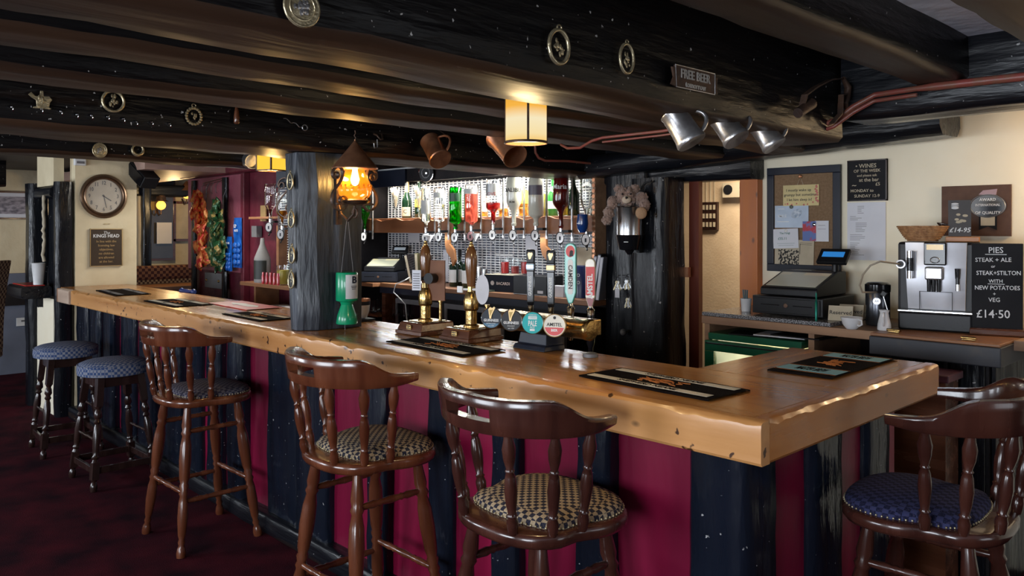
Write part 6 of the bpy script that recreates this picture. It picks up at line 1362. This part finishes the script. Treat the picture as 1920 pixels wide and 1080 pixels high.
# basket, price sign on top of the machine
p = at(1723,449,Z=1.535); t = thing('wicker_basket', 'oval wicker basket on top of the coffee machine', 'basket', (cm.location.x-.062,cm.location.y-.02,1.535), .2)
b = B(); rings = 9
for k in range(rings):
    f = k/(rings-1); rx, ry = .062+.045*f**.8, .040+.034*f**.8
    b.tube([((rx+.0016*(-1)**j)*math.cos(2*PI*j/44), (ry+.0016*(-1)**j)*math.sin(2*PI*j/44), .006+.064*f) for j in range(44)], .0044, 6, True)
b.build('weave', mat('wicker',(.42,.21,.085),.6,col2=(.25,.11,.04),scale=60,bump=.6,bscale=150), t, smooth=60)
B().prism(circle(.062,24,0,0,.040), .002, .008).build('basket_base', bpy.data.materials['wicker'], t)
B().tube([(.075,.02,.072),(.06,.03,.085),(.085,.03,.082),(.11,.02,.075)], .006, 6).build('loose_twig', M_dark, t, smooth=60)
t = thing('price_sign', 'small dark price card 14-95 on a slotted wooden block', 'sign', (cm.location.x+.098,cm.location.y+.02,1.535), .22)
B().bx(-.068,.068,-.022,.022,0,.024).build('wood_stand', mat('orange_wood',(.45,.17,.04),.4), t, bev=.003); M = Matrix.Translation((0,0,.022)) @ Matrix.Rotation(.08,4,'X')
B().bx(-.058,.034,-.002,.002,0,.170,M).build('card', mat('dark_card',(.025,.016,.013),.5), t)
b = B(); b.text('£14-95', .030, M @ fr(-.012,.032,-.0023), .0004, shear=.25, bold=.015); b.build('lettering', M_chalk, t)
b = B(); b.ball((-.030,-.003,.135),.013,10,6,(1.2,.2,.5),M); b.bx(-.045,-.015,-.0028,-.0022,.142,.146,M); b.ball((-.030,-.003,.153),.013,10,6,(1.2,.2,.4),M); b.build('burger_drawing', M_chalk, t)
b = B(); r = random.Random(4)
for k in range(9): b.ball((-.006+r.uniform(-.02,.022),-.003,.085+r.uniform(-.02,.022)), .006, 6, 4, (1.6,.2,1), M)
b.build('food_drawing', M_papery, t)
# PIES chalkboard
p = at(1858,618,Z=1.150)
t = thing('pies_chalkboard', 'chalkboard listing PIES at 14.50 on a wooden base beside the coffee machine', 'chalkboard', (p.x+.030,p.y-.025,1.132), .30)
B().bx(-.105,.125,-.05,.05,0,.030).build('wood_base', M_mahog, t, bev=.006); M = Matrix.Translation((.0,0,.028)) @ Matrix.Rotation(.05,4,'X')
B().bx(-.096,.096,-.006,.006,0,.372,M).build('board', M_slate, t, bev=.002)
b = B()
for s, sz, z, x in (('PIES',.036,.342,-.005),('STEAK + ALE',.026,.300,-.015),('or',.018,.272,-.015),('STEAK+STILTON',.026,.243,.005),('WITH',.022,.207,-.005),('NEW POTATOES',.026,.178,.0),('+',.022,.151,-.01),('VEG',.026,.125,-.01),('£14·50',.050,.062,-.015)): b.text(s, sz, M @ fr(x,z,-.0063,.02), .0004, bold=.008, sx=.92 if len(s) < 12 else .86)
b.bx(-.045,.035,-.0068,-.0062,.323,.326,M); b.bx(-.035,.028,-.0068,-.0062,.194,.1965,M); b.build('chalk_lettering', M_chalk, t)
t = thing('far_chalkboard', 'second dark chalkboard cut by the right edge of the picture', 'chalkboard', tuple(at(1925,605,Z=1.135)+Vector((.06,.20,0)))[:2]+(1.132,), .30)
B().bx(-.14,.14,-.008,.008,.03,.40).build('board', M_slate, t, bev=.004); b = B()
for s, z in (('ON',.265),('STIL',.19),('P',.145),('50',.10)): b.text(s, .038, fr(-.135,z,-.0085), .0004, align='LEFT', bold=.015)
b.build('chalk_lettering', M_chalk, t); B().bx(-.14,.14,-.045,.045,0,.028).build('wood_base', M_board, t, bev=.003)
B().bx(-.95,-.30,3.80,4.29,1.09,1.131).build('side_shelf', M_board, None); tag(bpy.data.objects['side_shelf'], 'pale wooden shelf carrying the second chalkboard at the right edge', 'shelf')
# noticeboard
def wl(px, py, o=.0): return at(px, py, Y=YW-o)
nb = thing('noticeboard', 'cork noticeboard in a dark blue frame on the cream wall', 'noticeboard', (-2.105,YW,1.647))
w, h = .215, .297
b = B()
for a in ((-w,w,h-.042,h),(-w,w,-h,-h+.042),(-w,-w+.042,-h+.0421,h-.0421),(w-.042,w,-h+.0421,h-.0421)): b.bx(a[0],a[1],-.022,0,a[2],a[3])
b.build('board_frame', M_navy, nb, bev=.003); B().bx(-w+.02,w-.02,-.010,0,-h+.02,h-.02).build('cork', mat('cork',(.24,.15,.085),.9,col2=(.19,.115,.06),scale=90,bump=.4,bscale=200), nb)
def card(name, label, cat, x0, y0, x1, y1, m, o=.014, rot=0, lines=(), ink=M_ink, th=.0012):
    a, c = wl(x0,y0,o), wl(x1,y1,o); w_, h_ = (c.x-a.x)/2, (a.z-c.z)/2; ctr = (a+c)/2
    t = thing(name, label, cat, tuple(ctr)); M = Matrix.Rotation(rot,4,'Y')
    B().bx(-w_,w_,-th,0,-h_,h_,M).build('sheet', m, t)
    if lines:
        b = B()
        for s, sz, x, z in lines:
            if isinstance(s, str): b.text(s, sz, M @ fr(x*w_,z*h_,-th-.0003), .0002, bold=.01)
            else: b.bx((x-s)*w_,(x+s)*w_,-th-.0005,-th,z*h_-sz,z*h_+sz,M)
        b.build('lettering', ink, t)
    return t, w_, h_
t, w_, h_ = card('wake_up_plaque', 'cream flowered plaque about waking up grumpy, hung on the noticeboard', 'plaque', 1469,348,1536,385, mat('cream_card',(.66,.54,.26),.6), rot=.0, lines=(('I mostly wake up',.0215,-.12,.50),('grumpy but sometimes',.0215,0,.05),('I let him sleep in!',.0215,-.08,-.42)), th=.004)
b = B(); r = random.Random(3)
for k in range(34):
    s = r.choice((0,1,1)); x = r.uniform(-.95,.95) if s == 0 else r.uniform(.8,.96); z = r.uniform(-.95,-.68) if s == 0 else r.uniform(-.7,.9)
    b.ball((x*w_,-.004,z*h_), r.uniform(.003,.006), 6, 4, (1,.2,1))
b.build('flower', mat('rose_pink',(.55,.16,.14),.6), t); B().tube([(-.02,-.004,h_),(0,-.006,h_+.045),(.015,-.004,h_)], .0012, 5).build('cord', M_papery, t)
tag(B().lathe([(.010,0),(.011,.006),(.006,.012)], seg=14, M=Matrix.Rotation(PI/2,4,'X')).build('drawing_pin', M_copper, None, 40, loc=tuple(wl(1501,331,.011))), 'round pink pin holding the cream plaque', 'pin')
def pin(label, px, py, m): tag(B().lathe([(.010,0),(.010,.006),(.006,.009)], seg=14, M=Matrix.Rotation(PI/2,4,'X')).build('round_magnet', m, None, 40, loc=tuple(wl(px,py,.018))), label, 'magnet')
t, w_, h_ = card('smile_card', 'pale blue card reading SMILE with a picture, on the noticeboard', 'card', 1453,386,1516,427, mat('pale_blue_card',(.50,.60,.74),.5), lines=(('SMILE',.022,-.55,.05),(.35,.002,-.5,-.45),(.2,.002,-.6,.7)), ink=M_chalk)
B().prism(circle(.035,18,.035,0,.024), 0, .0006, Matrix.Translation((0,-.0014,0)) @ FRONT @ Matrix.Rotation(.5,4,'Z')).build('picture', mat('blue_grey_print',(.25,.33,.45),.6,col2=(.6,.65,.72),scale=60), t)
pin('dark green round magnet above the pale blue card', 1484, 388, mat('magnet_green',(.10,.12,.10),.3))
card('red_blue_leaflet', 'red and blue leaflet on the noticeboard', 'leaflet', 1505,415,1530,452, mat('red_blue_print',(.10,.16,.42),.5,col2=(.45,.03,.05),scale=14,lo=.46,hi=.52), o=.017)
card('white_card', 'blank white card beside the red and blue leaflet', 'card', 1528,414,1554,453, M_paper, o=.015, lines=((.5,.001,0,.55),(.6,.0008,0,.2)), ink=M_grey)
pin('silver round magnet over the red and blue leaflet', 1527, 421, M_chrome)
card('charity_poster', 'white poster with green writing on the noticeboard', 'poster', 1450,429,1497,466, M_paper, rot=-.04, lines=(('The Fungi',.016,-.05,.55),('£55.11',.020,-.25,.0),(.7,.0006,0,-.5),(.6,.0006,0,-.7)), ink=mat('green_ink',(.01,.16,.11),.6), o=.020)
pin('white round magnet above the white poster', 1474, 433, M_whitem)
t, w_, h_ = card('newspaper_cutting', 'old newspaper cutting with a black drawing low on the noticeboard', 'cutting', 1453,449,1526,507, M_papery, rot=.03, o=.015, lines=((.3,.0008,.6,.8),(.3,.0008,.6,.7),(.012,.03,.3,.4)))
B().bx(-.8*w_,.25*w_,-.0018,-.0012,-.85*h_,.35*h_).build('drawing', mat('ink_drawing',(.48,.42,.32),.8,col2=(.02,.02,.02),scale=85,lo=.47,hi=.53), t)
# wall signs
t, w_, h_ = card('drinks_board', 'small dark board with chalked lines high on the cream wall', 'board', 1591,302,1665,376, M_slate, o=.0, th=.014, lines=(('• WINES',.030,-.05,.70),('OF THE WEEK',.022,0,.46),('and please ask',.018,0,.24),('at the bar',.026,.1,.02),('~',.04,-.65,-.22),('£5',.024,.55,-.20),('MONDAY to',.022,-.25,-.50),('SUNDAY 12-9',.022,.0,-.76)), ink=M_papery)
b = B()
for a in ((-w_,w_,h_-.006,h_),(-w_,w_,-h_,-h_+.006),(-w_,-w_+.006,-h_,h_),(w_-.006,w_,-h_,h_)): b.bx(a[0],a[1],-.018,-.0,a[2],a[3])
b.build('board_rim', M_dark, t)
ln = []; r = random.Random(2)
for k in range(30):
    if k in (5,9,16,21): continue
    s = r.uniform(.25,.8) if k > 6 else r.uniform(.2,.35); ln.append((s*.5,.0011,-.85+s*.5+(.4 if k < 6 else 0)+(.5 if 9 < k < 16 else 0)*.6,.86-k*.058))
card('licence_sheet', 'white printed licence sheet in a plastic sleeve under the dark board', 'notice', 1589,380,1661,489, M_paper, o=.0, lines=ln, ink=M_grey, th=.003)
t, w_, h_ = card('award_board', 'brown board with an oval quality award on the wall above the chalkboard', 'award', 1767,350,1897,443, mat('award_brown',(.10,.048,.028),.5,spec=.2,col2=(.085,.038,.022),scale=30), o=.0, th=.012)
M = Matrix.Translation((.055,-.013,.022)) @ FRONT
B().prism(circle(.078,36,0,0,.056), 0, .006, M).build('oval_badge', mat('award_dark',(.03,.035,.045),.3), t, smooth=40)
B().tube([(.055+.074*math.cos(k*PI/20),-.020,.022+.052*math.sin(k*PI/20)) for k in range(40)], .0018, 6, True).build('badge_rim', M_pewter, t, smooth=60)
b = B(); b.text('OF QUALITY', .019, M @ Matrix.Translation((0,-.033,.0065)), .0004, bold=.02); b.text('AWARD', .019, M @ Matrix.Translation((0,.030,.0065)), .0004, bold=.02); b.text('INTERNATIONAL', .016, M @ Matrix.Translation((0,.004,.0065)), .0004, bold=.02, sx=.85); b.build('lettering', M_chalk, t)
B().prism([(-.038,-.115),(-.038,-.045),(.038,-.045),(.038,-.115),(0,-.098)], 0, .004, M).build('ribbon', M_slate, t); b = B().prism([(-.030,-.094),(-.030,-.050),(.030,-.050),(.030,-.094)], .004, .0055, M); b.build('plate', M_papery, t)
B().prism([(-.04,.055),(-.02,.075),(.04,.080),(.035,.052)], 0, .004, M).build('ribbon_top', mat('ribbon_pink',(.40,.25,.27),.5), t)
# corridor behind the doorway
YC = 5.297
t = thing('key_rack', 'dark rack of small pale tags on the corridor wall', 'rack', tuple(at(1330,405,Y=YC)))
B().bx(-.085,.085,-.03,0,-.105,.105).build('rack_board', M_dark, t, bev=.003)
for k in range(15): x, z = -.062+.031*(k % 5), .065-.065*(k//5); B().bx(x-.008,x+.008,-.036,-.030,z-.018,z+.018).build('tag', M_papery, t)
t = thing('cable_bundle', 'thin pale cords rising above the key rack', 'cords', tuple(at(1330,360,Y=YC)))
for k in range(4): B().cyl((-.05+.035*k,-.015,-.09),(-.05+.035*k,-.015,.12),.003,seg=6).build('cord', M_papery, t)
t = thing('corridor_radio', 'cream speaker box with a round dark grille on the corridor wall', 'speaker', tuple(at(1381,357,Y=YC)))
B().bx(-.085,.06,-.06,0,-.055,.055).build('housing', M_papery, t, bev=.004); B().bx(.06,.085,-.06,0,-.055,.055).build('dark_end', M_dark, t); B().cyl((-.035,-.06,.005),(-.035,-.066,.005),.036,seg=24).build('grille', M_slate, t, smooth=40)
tag(B().bx(-.02,.02,-.03,0,-.03,.03).build('door_catch', M_copper, None, loc=at(1290,510,Y=4.155)), 'small rusty catch on the edge of the red door jamb', 'catch')

t = thing('wall_sconce', 'lit brass wall sconce with a small shade just right of the picture', 'lamp', (-.62,4.295,1.80))
B().cb((0,-.01,0),(.07,.02,.14)).build('back_plate', M_brass, t, bev=.004); B().tube([(0,-.02,-.02),(0,-.10,-.05),(0,-.175,-.02),(0,-.175,.02)],.006,8).build('arm', M_brass, t, smooth=60)
B().lathe([(.075,-.04),(.055,.12)], seg=28, o=(0,-.175,.05), capb=False, capt=False).build('lamp_shade', mat('lit_cream_shade',(.4,.3,.18),.7,emis=(1,.62,.28),estr=.8,alpha=.5), t, smooth=60)
